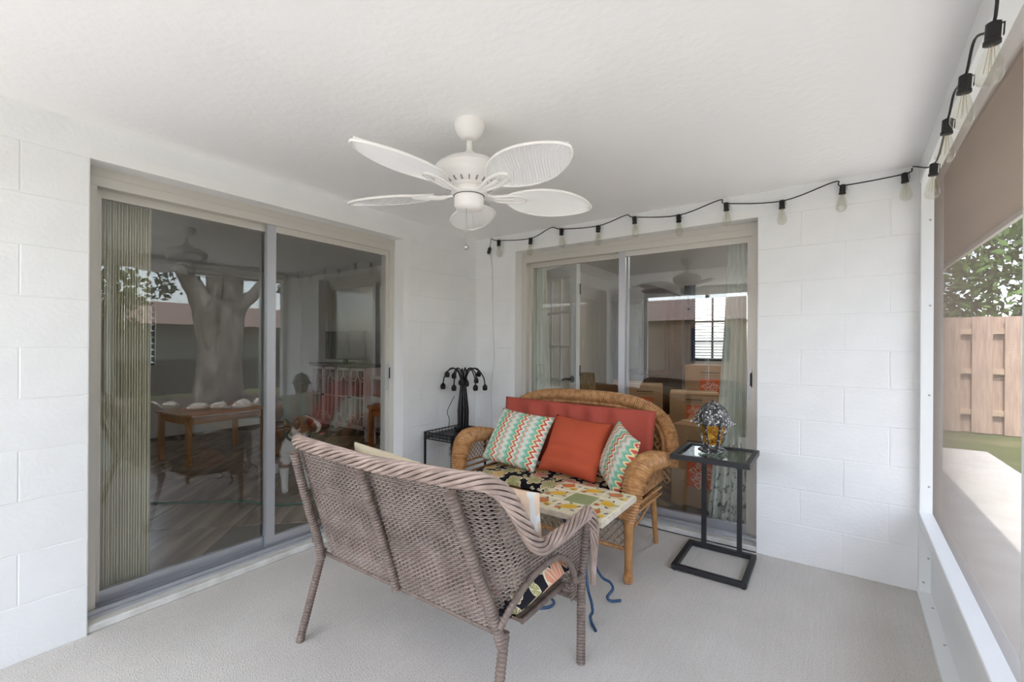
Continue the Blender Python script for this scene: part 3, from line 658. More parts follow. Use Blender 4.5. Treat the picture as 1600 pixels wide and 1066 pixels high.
for i in range(9):
    t = i/8; x = -.15+.30*t; w = .045*math.sin(PI*min(1, t*1.0+.0))**.6+.002; secs.append([(x, w*s, z) for s, z in ((-1, .085+.02*abs(t-.5)), (-.75, .04), (0, .018+.03*abs(t-.5)), (.75, .04), (1, .085+.02*abs(t-.5)))])
m.grid(np.array(secs)); m.add([p for s in secs for p in (s[0], s[-1])], [(2*i, 2*i+1, 2*i+3, 2*i+2) for i in range(8)]); m.build('hull', mat('boat_white', (232, 234, 234), .35), bo)
MB().box(-.04, .04, -.01, .01, 0, .03).build('stand', OW, bo, False); MB().tube([(.02, 0, .06), (.02, 0, .38)], .008, 8).build('mast', OW, bo); MB().tube([(.02, 0, .12), (-.13, 0, .12)], .005, 6).build('boom', OW, bo)
# wooden side table deeper in the left room
wt = thing('wooden_table', 'light wooden side table deep inside the left room', 'table', (-2.95, -.95, IZ), .1)
LW = mat('light_oak', (190, 140, 84), .45, var=(164, 114, 62), vscale=4, stretch=(6, 1, 1))
MB().cbox(-.32, .32, -.42, .42, .49, .52, .005).build('tabletop', LW, wt, False); MB().box(-.28, .28, -.38, .38, .41, .49).build('apron', LW, wt, False)
for x in (-.28, .28):
    for y in (-.38, .38): MB().bar((x, y, 0), (x, y, .49), .045).build('leg', LW, wt, False)
pp = MB().box(-.1, .1, -.14, .14, 0, .004).build('paper', mat('paper_white', (224, 224, 220), .7), smooth=False, loc=(-2.9, -.75, IZ+.52)); tag(pp, 'white sheet of paper lying on the light wooden table', 'paper')
cord = MB().tube(spline([(-2.0, -2.25, IZ+.008), (-1.68, -1.94, IZ+.008), (-1.40, -1.70, IZ+.008), (-1.12, -1.47, IZ+.008), (-.80, -1.32, IZ+.008), (-.55, -1.0, IZ+.008)], 8), .008, 6).build('garden_hose', mat('green_hose', (28, 96, 76), .5)); tag(cord, 'thin green hose lying across the tile floor inside', 'hose')

# fill lamps added out of view to brighten the two rooms
FILLM = bpy.data.materials.new('fill_diffuser'); FILLM.use_nodes = True
FILLM.node_tree.nodes['Principled BSDF'].inputs['Emission Color'].default_value = (1, .93, .84, 1); FILLM.node_tree.nodes['Principled BSDF'].inputs['Emission Strength'].default_value = 4.0
FILLB = FILLM.copy(); FILLB.name = 'fill_diffuser_bright'; FILLB.node_tree.nodes['Principled BSDF'].inputs['Emission Strength'].default_value = 18.0
for nm, lb, lx, ly in (('fill_lamp', 'added fill lamp, out of view in the room behind the left door', -2.3, -3.5), ('fill_lamp.001', 'added fill lamp, out of view in the far corner of left room', -.75, .55), ('fill_lamp.002', 'added fill lamp, out of view in the room behind the back door', 2.45, 1.7)):
    t = thing(nm, lb, 'added fill lamp', (lx, ly, IC))
    MB().lathe([(.02, 0), (.17, 0), (.17, -.02), (.15, -.025)], 24).build('base', PAINT, t)
    MB().lathe([(.15, -.022), (.145, -.05), (.10, -.075), (.02, -.085)], 24).build('diffuser', FILLB if nm.endswith('2') else FILLM, t)
# ================================================================ CEILING FAN
FANW = mat('fan_white', (237, 235, 232), .45); FANB = mat('fan_blade_white', (236, 236, 235), .55)
FC = (1.342, -1.654)
fan = thing('ceiling_fan', 'white five-blade ceiling fan with woven palm-leaf blades', 'ceiling fan', (FC[0], FC[1], CZ))
MB().lathe([(.02, 0), (.062, 0), (.064, -.012), (.062, -.026), (.05, -.052), (.036, -.068), (.018, -.071)], 28).build('canopy', FANW, fan)
MB().tube([(0, 0, -.08), (0, 0, -.17)], .013, 12).build('downrod', FANW, fan)
MB().lathe([(.014, -.12), (.026, -.132), (.034, -.15), (.06, -.158), (.105, -.17), (.138, -.192), (.146, -.205), (.143, -.215), (.145, -.222), (.136, -.245), (.108, -.268), (.075, -.278), (.02, -.28)], 40).build('motor_housing', FANW, fan)
vt = MB()
for k in range(22): a = 2*PI*k/22; vt.bar((.098*math.cos(a), .098*math.sin(a), -.2735), (.116*math.cos(a), .116*math.sin(a), -.263), .006, .004)
vt.build('vent_slots', mat('vent_grey', (150, 148, 144), .6), fan)
MB().lathe([(.02, -.275), (.07, -.279), (.076, -.287), (.076, -.305), (.066, -.312), (.02, -.313)], 30).build('blade_hub', FANW, fan)
MB().lathe([(.02, -.31), (.0625, -.314), (.0625, -.355), (.055, -.366), (.03, -.374), (.01, -.376)], 30).build('switch_housing', FANW, fan)
MB().lathe([(.066, -.3125), (.066, -.3145), (.03, -.315)], 24).build('shadow_ring', mat('painted_shade', (70, 68, 66), .7), fan)  # dark ring painted in as the shade under the blade hub
ch = MB()
for k in range(34): ch.ball((.012, -.03, -.372-k*.0045), .0021, 6, 4)
ch.ball((.012, -.03, -.535), .011, 12, 8); ch.build('pull_chain', mat('chain_silver', (190, 190, 188), .3, metal=.8), fan)
def blade_outline(t): return .112*(max(0., math.sin(PI*min(1, t)**.95))**.60)
NB_, NW_ = 56, 25; ts = np.linspace(0, 1, NB_); R0, R1 = .16, .585
def make_blade():
    pan = MB(); P = np.zeros((NB_, NW_, 3))
    for i, t in enumerate(ts):
        w = max(.004, blade_outline(t))
        for j in range(NW_):
            s = -1+2*j/(NW_-1)
            P[i, j] = (R0+(R1-R0)*t, s*w, .0013*(1 if (i+j) % 2 else -1)-.010*abs(s)**2+.004)
    pan.grid(P); Q = P.copy(); Q[:, :, 2] -= .005; pan.grid(Q[:, ::-1])
    rim = MB(); e = [np.array((P[i, 0][0], P[i, 0][1], -.006)) for i in range(NB_)]+[np.array((P[i, -1][0], P[i, -1][1], -.006)) for i in range(NB_-1, -1, -1)]; e.append(e[0]); rim.tube([tuple(p+np.array((0, 0, -.002))) for p in e], .0055, 6, False)
    rim.tube([tuple(P[i, NW_//2]+np.array((0, 0, -.004))) for i in range(2, NB_-1)], .0022, 5)
    arm = MB().bar((.06, 0, -.012), (.115, 0, -.018), .03, .009)
    for s in (-1, 1): arm.tube(spline([(.10, s*.012, -.016), (.14, s*.022, -.016), (.19, s*.030, -.010), (.245, s*.022, -.006), (.262, 0, -.005)], 6), .0075, 6)
    arm.tube([(.11, 0, -.017), (.15, 0, -.016), (.20, 0, -.009)], .008, 6)
    return pan.mesh('blade', FANB, False), rim.mesh('blade_rim', FANW), arm.mesh('blade_bracket', FANW)
bp, brm, bar_ = make_blade()
for k in range(5):
    b = bpy.data.objects.new('blade', bp); COL.objects.link(b); b.parent = fan; b.location = (0, 0, -.292)
    b.rotation_euler = Matrix.Rotation(math.radians(272-72*k), 3, 'Z').to_4x4().to_3x3().__matmul__(Matrix.Rotation(math.radians(-11), 3, 'X')).to_euler()
    for me, nm in ((brm, 'blade_rim'), (bar_, 'blade_bracket')):
        o = bpy.data.objects.new(nm, me); COL.objects.link(o); o.parent = b

# glass ceiling light tucked behind the fan
cl = thing('ceiling_light', 'small clear jar ceiling light between fan and corner', 'ceiling light', (.80, -.90, CZ))
MB().lathe([(.02, 0), (.06, 0), (.06, -.015), (.045, -.04), (.03, -.045)], 20).build('base', FANW, cl)
MB().lathe([(.042, -.04), (.05, -.06), (.052, -.14), (.045, -.165), (.01, -.17)], 20).build('jar', glass_mat('clear_jar', 1.3, (.9, .92, .9, 1)), cl)

# ================================================================ STRING LIGHTS
BULB = glass_mat('bulb_glass', 1.5, (.93, .93, .9, 1)); RUB = mat('black_rubber', (18, 18, 20), .5)
def string_lights(name, label, wire, socks, tilt):
    t = thing(name, label, 'string lights', (0, 0, 0))
    MB().tube(spline(wire, 6), .0035, 6).build('wire', RUB, t)
    sk = MB().lathe([(.008, .006), (.0145, .002), (.0145, -.036), (.0165, -.038), (.0165, -.046), (.008, -.047)], 14)
    sk.box(.0145, .019, -.003, .003, -.002, .0).box(.0175, .0195, -.003, .003, -.03, 0)
    skm = sk.mesh('socket', RUB)
    bu = MB().lathe([(.0115, -.045), (.013, -.056), (.021, -.082), (.0265, -.108), (.0265, -.122), (.020, -.136), (.008, -.143), (.001, -.144)], 16).mesh('bulb', BULB)
    fi = MB()
    for k in range(4): a = k*PI/2; fi.tube([(.004*math.cos(a), .004*math.sin(a), -.05), (.011*math.cos(a), .011*math.sin(a), -.112)], .0007, 4)
    fim = fi.mesh('filament', mat('filament', (190, 170, 140), .4))
    for p, tl in zip(socks, tilt):
        s = bpy.data.objects.new('socket', skm); COL.objects.link(s); s.parent = t; s.location = p; s.rotation_euler = (tl[0], tl[1], 0)
        for me, nm in ((bu, 'bulb'), (fim, 'filament')):
            o = bpy.data.objects.new(nm, me); COL.objects.link(o); o.parent = s
    return t
S1 = [(.273, 2.160), (.600, 2.134), (.884, 2.168), (1.194, 2.146), (1.467, 2.167), (1.769, 2.130), (2.059, 2.157), (2.36, 2.117), (2.648, 2.150), (2.905, 2.158)]
K1 = [(.195, 2.188), (.792, 2.193), (1.406, 2.19), (2.02, 2.185), (2.611, 2.178)]
pts = sorted([(x, z) for x, z in S1]+K1)
string_lights('string_lights', 'black string lights with clear bulbs draped along the back wall', [(x, -.032, z) for x, z in pts]+[(2.935, -.04, 2.18)], [(x, -.032, z) for x, z in S1], [(random.uniform(-.1, .1), random.uniform(-.08, .08)) for _ in S1])
S2 = [(2.948, -.53, 2.03), (2.916, -1.0, 2.03), (2.904, -1.31, 2.03), (2.908, -1.56, 2.03)]
string_lights('string_lights.001', 'black string lights with clear bulbs along the screen beam', [(2.935, -.06, 2.18)]+[p for i, q in enumerate(S2) for p in ([q] if i in (0, 3) else [q, (q[0], q[1]-.10, q[2]+.05)])]+[(2.90, -1.66, 2.14), (2.87, -1.95, 2.08)], S2, [(.05, .05)]*4)
pl = thing('cord_plug', 'black plug connector dangling beside the corner', 'plug', (.172, -.03, 2.085))
m = MB().lathe([(.006, .03), (.013, .022), (.015, -.015), (.012, -.028), (.004, -.03)], 10); m.build('body', RUB, pl).rotation_euler = (0, .3, 0)
MB().tube(spline([(0.005, 0, .03), (.015, 0, .06), (.02, 0, .10)], 5), .003, 5).build('lead', RUB, pl)
tag(MB().tube(spline([(.172, -.012, 2.06), (.19, -.008, 1.9), (.198, -.008, 1.5), (.215, -.008, 1.15), (.19, -.008, .9), (.2, -.008, .45)], 8), .0035, 6).build('extension_cord', mat('white_cord', (214, 214, 210), .5)), 'thin white cord running down the back wall by the corner', 'cord')

# ================================================================ FABRICS
def uv_node(nb, sx=1, sy=1):
    u = nb.n('ShaderNodeUVMap').outputs[0]; mp = nb.n('ShaderNodeMapping'); mp.inputs['Scale'].default_value = (sx, sy, 1); nb.l(u, mp.inputs[0]); return mp.outputs[0]
def zigzag():
    nb = NB('zigzag_fabric'); uv = uv_node(nb); s = nb.n('ShaderNodeSeparateXYZ'); nb.l(uv, s.inputs[0])
    wob = nb.math('MULTIPLY', nb.math('SINE', nb.math('MULTIPLY', s.outputs[1], 2*PI*25)), .0115)
    n1 = nb.n('ShaderNodeTexNoise'); n1.inputs['Scale'].default_value = 9; nb.l(uv, n1.inputs[0])
    c = nb.math('FRACT', nb.math('MULTIPLY', nb.math('ADD', s.outputs[0], wob), 6.6))
    col = nb.ramp(c, [(0, (232, 226, 214)), (.13, (148, 202, 176)), (.26, (104, 178, 154)), (.38, (238, 214, 150)), (.47, (198, 62, 56)), (.58, (240, 226, 206)), (.70, (150, 200, 180)), (.80, (226, 150, 120)), (.88, (206, 222, 206))], 'CONSTANT')
    col = nb.mix(nb.math('MULTIPLY', n1.outputs[0], .22), col, (232, 228, 216)); return nb.out(col, .9, .1)
def floral(name, scale, ground, flowers, seed):
    nb = NB(name); uv = uv_node(nb, scale, scale)
    mp = nb.n('ShaderNodeMapping'); mp.inputs['Location'].default_value = (seed, seed*.37, 0); nb.l(uv, mp.inputs[0]); uv = mp.outputs[0]
    def layer(sc, base, R, pet, stops, off):
        m2 = nb.n('ShaderNodeMapping'); m2.inputs['Scale'].default_value = (sc, sc, 1); m2.inputs['Location'].default_value = (off, off*.7, 0); nb.l(uv, m2.inputs[0])
        v = nb.n('ShaderNodeTexVoronoi'); v.voronoi_dimensions = '2D'; v.inputs['Scale'].default_value = 1; v.inputs['Randomness'].default_value = .75; nb.l(m2.outputs[0], v.inputs['Vector'])
        d = nb.n('ShaderNodeVectorMath', operation='SUBTRACT'); nb.l(m2.outputs[0], d.inputs[0]); nb.l(v.outputs['Position'], d.inputs[1])
        x = nb.n('ShaderNodeSeparateXYZ'); nb.l(d.outputs[0], x.inputs[0])
        ang = nb.math('ARCTAN2', x.outputs[1], x.outputs[0]); sep = nb.n('ShaderNodeSeparateColor'); nb.l(v.outputs['Color'], sep.inputs[0])
        ang = nb.math('ADD', ang, nb.math('MULTIPLY', sep.outputs[1], 6))
        p = nb.math('ABSOLUTE', nb.math('COSINE', nb.math('MULTIPLY', ang, pet/2)))
        rad = nb.math('MULTIPLY', nb.math('ADD', nb.math('MULTIPLY', p, .4), .6), R)
        q = nb.math('DIVIDE', v.outputs['Distance'], rad)
        ins = nb.math('LESS_THAN', q, 1.0); edge = nb.math('GREATER_THAN', q, .9)
        vein = nb.math('GREATER_THAN', nb.math('ABSOLUTE', nb.math('SINE', nb.math('MULTIPLY', ang, pet*1.5))), .95)
        fc = nb.ramp(sep.outputs[0], stops, 'CONSTANT'); fc = nb.mix(nb.math('MULTIPLY', q, .4), fc, (236, 200, 160))
        fc = nb.mix(nb.math('MAXIMUM', edge, nb.math('MULTIPLY', vein, .8)), fc, (238, 226, 200))
        return nb.mix(ins, base, fc)
    col = layer(2.1, ground, .34, 2, [(0, (122, 132, 84)), (.4, (156, 160, 104)), (.7, (96, 106, 66))], 3.3)
    col = layer(1.0, col, .52, 5, flowers, 0); return nb.out(col, .85, .1)
ZIG = zigzag()
FLOR1 = floral('floral_tan', 8.5, (34, 32, 36), [(0, (214, 170, 96)), (.45, (200, 150, 82)), (.55, (186, 84, 70)), (.75, (140, 148, 84)), (.88, (226, 198, 140))], 1.7)
FLOR2 = floral('floral_pink', 6.0, (40, 38, 44), [(0, (204, 108, 96)), (.4, (222, 136, 112)), (.66, (236, 226, 208)), (.82, (206, 120, 90))], 4.2)
def cloth(name, a, b, sc=900):
    nb = NB(name); u = uv_node(nb, sc, sc); n = nb.n('ShaderNodeTexNoise'); n.inputs['Scale'].default_value = .35; nb.l(u, n.inputs[0])
    w1 = nb.n('ShaderNodeTexNoise'); w1.inputs['Scale'].default_value = .006; nb.l(u, w1.inputs[0])
    c = nb.mix(n.outputs[0], a, b); c = nb.mix(nb.math('MULTIPLY', w1.outputs[0], .3), c, a); nb.bump(n.outputs[0], .25, .002); return nb.out(c, .9, .1)
REDC = cloth('faded_red_cloth', (186, 92, 78), (164, 76, 64)); ORC = cloth('rust_orange_cloth', (196, 94, 66), (176, 78, 54))
CREAM = cloth('cream_cloth', (232, 220, 194), (220, 206, 178))
def peach():
    nb = NB('peach_geometric'); uv = uv_node(nb, 9, 9); s = nb.n('ShaderNodeSeparateXYZ'); nb.l(uv, s.inputs[0])
    fx = nb.math('FRACT', s.outputs[0]); tri = nb.math('ABSOLUTE', nb.math('SUBTRACT', fx, .5)); v = nb.math('FRACT', nb.math('ADD', s.outputs[1], tri))
    m = nb.math('MULTIPLY', nb.math('GREATER_THAN', v, .28), nb.math('GREATER_THAN', fx, .14))
    return nb.out(nb.mix(m, (238, 238, 236), (240, 212, 186)), .85, .1)
PEACH = peach()

def cushion(name, label, cat, w, h, t, m, loc, rot, n=26, pinch=.05, puff=.5, wr=.006, wsc=7., fold=None, seed=0., group=None):
    """soft pillow: local x width, z height, y thickness (front is -y)"""
    vs = []; uvs = []
    g = np.linspace(-1, 1, n)
    for side in (-1, 1):
        for i, b in enumerate(g):
            for j, a in enumerate(g):
                prof = max(0., (1-abs(a)**2.6)*(1-abs(b)**2.6))**puff
                x = w/2*a*(1-pinch*(1-b*b)*abs(a)); z = h/2*b*(1-pinch*(1-a*a)*abs(b)); y = side*t/2*prof
                nz = mnoise.noise(Vector((x*wsc+seed, z*wsc*.6+seed*2, side*3.)))
                y += wr*nz*prof*1.6
                if fold: y += side*fold(x, z)*prof
                vs.append((x, y, z+h/2)); uvs.append((x+.5, z+.5))
    mb = MB(); N = n*n; idx = lambda s, i, j: s*N+i*n+j
    # merge the rim: back side uses front rim vertices
    def vid(s, i, j): return idx(0, i, j) if (i in (0, n-1) or j in (0, n-1)) else idx(s, i, j)
    fs = []
    for i in range(n-1):
        for j in range(n-1):
            fs.append((vid(0, i, j), vid(0, i, j+1), vid(0, i+1, j+1), vid(0, i+1, j)))
            fs.append((vid(1, i, j), vid(1, i+1, j), vid(1, i+1, j+1), vid(1, i, j+1)))
    mb.add(vs, fs); me = mb.mesh(name, m); me.attributes.remove(me.attributes['sharp_edge']) if 'sharp_edge' in me.attributes else None
    uvl = me.uv_layers.new(name='UVMap'); lv = np.zeros(len(me.loops), int); me.loops.foreach_get('vertex_index', lv)
    uvl.data.foreach_set('uv', np.array(uvs)[lv].ravel())
    o = bpy.data.objects.new(name, me); COL.objects.link(o); o.location = loc; o.rotation_euler = rot
    return tag(o, label, cat, group)

# ================================================================ BROWN WICKER LOVESEAT
nb = NB('grey_brown_wicker'); tcx = nb.n('ShaderNodeTexCoord').outputs['Object']
n1 = nb.n('ShaderNodeTexNoise'); n1.inputs['Scale'].default_value = 22; n1.inputs['Detail'].default_value = 3; nb.l(tcx, n1.inputs[0])
n1.inputs['Scale'].default_value = 9
nb.out(nb.ramp(n1.outputs[0], [(.3, (126, 112, 104)), (.7, (160, 145, 136))]), .5, .4)
WK = MATS['grey_brown_wicker']; WKD = mat('brown_wrapped_cane', (128, 112, 102), .55, var=(104, 90, 82), vscale=30)
BRN = thing('wicker_loveseat', 'grey-brown woven wicker loveseat seen from behind with braided rim', 'loveseat', (1.28, -1.77, 0))
def plan(hw, yb, yf, rc, n=240):
    """U-shaped plan from front-left round the back to front-right, with fixed segment fractions"""
    out = []
    for s in np.linspace(0, 1, n):
        m = s if s <= .5 else 1-s
        if m < .225: t = m/.225; p = (-hw, yf+(yb+rc-yf)*t)
        elif m < .295: t = (m-.225)/.07*PI/2; p = (-hw+rc-rc*math.cos(t), yb+rc-rc*math.sin(t))
        else: t = (m-.295)/.205; p = (-hw+rc+(hw-rc)*t, yb)
        out.append((p[0] if s <= .5 else -p[0], p[1]))
    return np.array(out)
NS = 340
Bp, Tp = plan(.50, -.195, .285, .10, NS), plan(.535, -.35, .295, .14, NS)
ZB, ZT = .345, .85
def ztop(x, y): return .585+(.862-.585)*sm((-.035-y)/.30)+.012*sm((y-.1)/.15)-.016*(1-min(1, abs(x)/.4))*(1 if y < -.3 else 0)
arch_y = [-.30, -.215, -.136, -.04, .068, .149, .196, .21, .215]; arch_z = [.345, .455, .49, .508, .503, .459, .40, .36, .345]
def zbot(x, y):
    if abs(x) < .47: return ZB
    return float(np.interp(y, arch_y, arch_z)) if y < .215 else .26
def BP(i, z):
    k = (z-ZB)/(ZT-ZB); k2 = np.clip(k, -.3, 1.2); p = Bp[i]+(Tp[i]-Bp[i])*k2; return p
tan_ = np.gradient(Tp, axis=0); tan_ /= np.linalg.norm(tan_, axis=1)[:, None]; NRM = np.stack([-tan_[:, 1], tan_[:, 0]], 1)*-1
arc = np.r_[0, np.cumsum(np.linalg.norm(np.diff((Bp+Tp)/2, axis=0), axis=1))]
TOPZ = np.array([ztop(*Tp[i]) for i in range(NS)]); BOTZ = np.array([zbot(*((Bp[i]+Tp[i])/2)) for i in range(NS)])
weave = MB(); STK = .024
z = .262; row = 0
while z < .86:
    ok = (z > BOTZ+.004) & (z < TOPZ-.012); i = 0
    while i < NS:
        if not ok[i]: i += 1; continue
        j = i
        while j+1 < NS and ok[j+1]: j += 1
        if j-i > 4:
            s = np.arange(arc[i], arc[j], STK/3.0); idxs = np.interp(s, arc, np.arange(NS))
            for ph in (0, PI):
                P = []
                for sv, q in zip(s, idxs):
                    a = int(q); b = min(a+1, NS-1); w = q-a
                    p = BP(a, z)*(1-w)+BP(b, z)*w; nn = NRM[a]*(1-w)+NRM[b]*w; t = PI*sv/STK + ph + row*.3
                    off = .0046*math.cos(t); P.append((p[0]+nn[0]*off, p[1]+nn[1]*off, z+.0037*math.sin(t)))
                weave.tube(P, .0027, 5, True)
        i = j+1
    z += .0142; row += 1
weave.build('weave', WK, BRN, False, kind='stuff')
stk = MB()
for sv in np.arange(STK/2, arc[-1], STK):
    q = int(np.interp(sv, arc, np.arange(NS)))
    z0, z1 = BOTZ[q], TOPZ[q]-.01
    if z1 > z0+.02:
        a, b = BP(q, z0), BP(q, z1); stk.tube([(a[0], a[1], z0), (b[0], b[1], z1)], .0026, 4, False)
stk.build('stakes', WKD, BRN, False, kind='stuff')
# braided rim
rimp = [(Tp[i][0]-NRM[i][0]*.0, Tp[i][1], TOPZ[i]) for i in range(0, NS, 4)]+[(Tp[-1][0], Tp[-1][1], TOPZ[-1])]
rimp = [(-.54, .335, .30), (-.545, .33, .42), (-.545, .325, .53)]+rimp+[(.545, .325, .53), (.545, .33, .42), (.54, .335, .30)]
rimp = resample(spline(rimp, 3), .008)
RT = np.gradient(rimp, axis=0); RT /= np.linalg.norm(RT, axis=1)[:, None]
NSTR = 8; Lr = np.r_[0, np.cumsum(np.linalg.norm(np.diff(rimp, axis=0), axis=1))]
upv = np.array((0, 0, 1.)); taper = np.clip(np.minimum(Lr, Lr[-1]-Lr)/.25, .35, 1)
braid = MB()
for k in range(NSTR):
    P = []
    for i in range(len(rimp)):
        T = RT[i]; a = np.cross(T, upv); a = a/(np.linalg.norm(a)+1e-9) if np.linalg.norm(a) > .15 else np.array((1., 0, 0)); b = np.cross(a, T)
        ph = 2*PI*(Lr[i]/.36)+2*PI*k/NSTR
        P.append(rimp[i]+a*math.cos(ph)*.019*taper[i]+b*math.sin(ph)*.022*taper[i])
    braid.tube(P, .0068*np.clip(taper, .7, 1), 6)
MB().tube(rimp, .015*taper, 7).build('rim_core', mat('rim_shadow_cane', (84, 70, 64), .7), BRN)  # core coloured dark to paint shade between the braid strands
braid.build('braided_rim', mat('rim_wicker', (182, 161, 150), .5, var=(146, 127, 117), vscale=14), BRN)
# posts and legs, wound with cane
def cane(name, pts, r, parent=BRN, m=WKD): return MB().wrap(pts, r, .0125, .20, 10).build(name, m, parent)
for sx in (-1, 1):
    j = (sx*.49, -.20, .365)
    cane('leg', [(sx*.51, -.295, .0), j], .0175)
    cane('leg', [(sx*.512, .285, 0), (sx*.512, .287, .34)], .0185); cane('arm_post', [(sx*.512, .287, .34), (sx*.53, .297, .57)], .018)
    cane('back_post', spline([(sx*.487, -.212, .33), (sx*.475, -.235, .42), (sx*.45, -.30, .60), (sx*.42, -.374, .83)], 6), .0185)
    ap = [(sx*.523, y, zz) for y, zz in zip(arch_y[1:-1], arch_z[1:-1])]; ap = [(sx*.50, -.235, .40)]+ap+[(sx*.52, .235, .352), (sx*.515, .28, .35)]
    cane('arch_rail', spline(ap, 5), .012)
    cane('seat_rail', [(sx*.44, -.03, .295), (sx*.44, .27, .295)], .011)
cane('back_post', spline([(0, -.212, .345), (0, -.232, .42), (0, -.30, .62), (0, -.374, .82)], 6), .0165)
cane('seat_rail', [(-.5, -.195, .345), (.5, -.195, .345)], .009); cane('seat_rail', [(-.51, .285, .25), (.51, .285, .25)], .012)
fr = MB()
for r_, zz in enumerate(np.arange(.262, .345, .0105)):
    xs = np.arange(-.5, .5, .0075); fr.tube([(x, .285+.004*math.cos(PI*x/.021+PI*r_), zz) for x in xs], .0042, 4)
fr.build('apron_weave', WK, BRN, False, kind='stuff')
MB().box(-.43, .43, -.03, .28, .288, .302).build('seat_deck', WKD, BRN, False)
cushion('seat_cushion', 'black floral cushion with pink blooms on the brown loveseat', 'cushion', 1.0, .39, .155, FLOR2, (1.28, -1.93, .395), (-PI/2, 0, 0), n=30, pinch=.01, puff=.33, wr=.006)
cushion('throw_pillow', 'white pillow with peach triangles at the right of brown loveseat', 'pillow', .40, .27, .10, PEACH, (1.555, -1.70, .472), (.22, 0, .06))
cushion('throw_pillow.001', 'cream pillow poking above the left back of brown loveseat', 'pillow', .44, .345, .10, CREAM, (1.06, -1.775, .486), (.30, .06, -.02), seed=3)
cushion('back_cushion.001', 'black padded cushion leaning inside the brown loveseat back', 'cushion', .92, .32, .05, cloth('black_cloth', (30, 29, 32), (44, 42, 44)), (1.28, -1.885, .482), (.30, 0, 0), pinch=.015, puff=.3)

# ================================================================ TAN WICKER LOVESEAT
nb = NB('honey_wicker'); tcx = nb.n('ShaderNodeTexCoord').outputs['Object']
n1 = nb.n('ShaderNodeTexNoise'); n1.inputs['Scale'].default_value = 34; n1.inputs['Detail'].default_value = 3; nb.l(tcx, n1.inputs[0])
nb.out(nb.ramp(n1.outputs[0], [(.3, (148, 104, 64)), (.5, (178, 131, 84)), (.7, (198, 152, 104))]), .5, .45)
HW = MATS['honey_wicker']; BAM = mat('bamboo_tan', (186, 136, 84), .45, var=(164, 114, 66), vscale=18)
TX, TY = 1.125, -.50
TAN = thing('rattan_loveseat', 'honey-coloured wicker loveseat with rolled rim facing the porch', 'loveseat', (TX, TY, 0))
# back roll: superellipse arch
bk_ = []
for t in np.linspace(-.10, PI+.10, 61):
    c, s = math.cos(t), math.sin(t); ex = .62
    x = .655*math.copysign(abs(c)**ex, c); zz = .56+.335*math.copysign(abs(s)**.78, s); y = .40-.10*(1-max(0, s))**1.5
    bk_.append((x, y, zz))
MB().wrap(bk_, .046, .015, .13, 14).build('back_roll', HW, TAN)
bin_ = [(x*.93, y-.012, .56+(zz-.56)*.86) for x, y, zz in bk_]; MB().wrap(bin_, .017, .0075, .14, 8).build('inner_roll', HW, TAN)
# lattice of the back
lat = MB()
def back_inside(x, z): return (abs(x)/.64)**2.4+(max(0, (z-.56))/.315)**2.2 < 1 and z > .37
for d in np.arange(-1.4, 1.4, .042):
    for sgn in (1, -1):
        run = []
        for x in np.arange(-.66, .66, .012):
            z = .62+sgn*(x-d)*1.15
            if back_inside(x, z): run.append((x, .335+.085*max(0, (z-.56)/.33)**1 + (.0035 if sgn > 0 else -.0035), z))
            else:
                if len(run) > 2: lat.tube(run, .0042, 4)
                run = []
        if len(run) > 2: lat.tube(run, .0042, 4)
lat.build('back_lattice', HW, TAN, False, kind='stuff')
for s in (-1, 1):
    arm = spline([(s*.665, .19, .575), (s*.655, .08, .59), (s*.645, -.08, .61), (s*.632, -.19, .60), (s*.618, -.262, .53), (s*.61, -.292, .42), (s*.60, -.295, .33)], 8)
    MB().wrap(arm, [.034, .048, .054, .055, .052, .044, .030], .015, .13, 16, 1.35).build('arm_roll', HW, TAN)
    sl = MB()
    for zz in (.36, .40, .44): sl.wrap([(s*.625, -.25, zz), (s*.63, .17, zz)], .008, .008, .14, 6)
    for d in np.arange(-.6, .6, .034):
        for sg in (1, -1):
            run = []
            for y in np.arange(-.24, .17, .01):
                z = .50+sg*(y-d)*1.1
                top = .565+.02*math.sin((y+.3)*4)-.25*max(0, -.13-y)
                if .44 < z < top: run.append((s*(.636+.003*sg), y, z))
                else:
                    if len(run) > 2: sl.tube(run, .0034, 4)
                    run = []
            if len(run) > 2: sl.tube(run, .0034, 4)
    sl.build('arm_lattice', HW, TAN, False, kind='stuff')
    MB().wrap([(s*.60, -.29, .34), (s*.600, -.292, .045)], [.030, .024, .022, .022], .016, .05, 12).build('leg', BAM, TAN)
    MB().wrap([(s*.600, -.292, .052), (s*.600, -.293, 0)], [.022, .027, .027, .022], .009, .12, 12).build('foot_wrap', HW, TAN)
    MB().tube([(s*.57, .20, .34), (s*.565, .285, .0)], [.019, .015], 10).build('leg', BAM, TAN)
    MB().wrap([(s*.58, .19, .36), (s*.60, -.27, .34)], .016, .0085, .12, 8).build('seat_rail', HW, TAN)
    cr = MB()
    cr.wrap(spline([(s*.59, -.26, .30), (s*.57, -.10, .24), (s*.57, .18, .30)], 6), .008, .0085, .12, 6); cr.build('side_brace', HW, TAN)
MB().wrap([(-.60, -.30, .352), (.60, -.30, .352)], .020, .0085, .12, 10).build('seat_rail', HW, TAN)
MB().wrap([(-.59, -.29, .175), (.59, -.29, .175)], .013, .0085, .13, 8).build('stretcher', HW, TAN)
apn = MB()
for d in np.arange(-.8, .8, .038):
    for sg in (1, -1):
        run = [(x, -.288+.003*sg, .26+sg*(x-d)*1.2) for x in np.arange(-.585, .585, .008) if .18 < .26+sg*(x-d)*1.2 < .345]
        if len(run) > 2: apn.tube(run, .0040, 4)
apn.build('apron_lattice', mat('grey_wicker', (150, 128, 102), .6), TAN, False, kind='stuff')
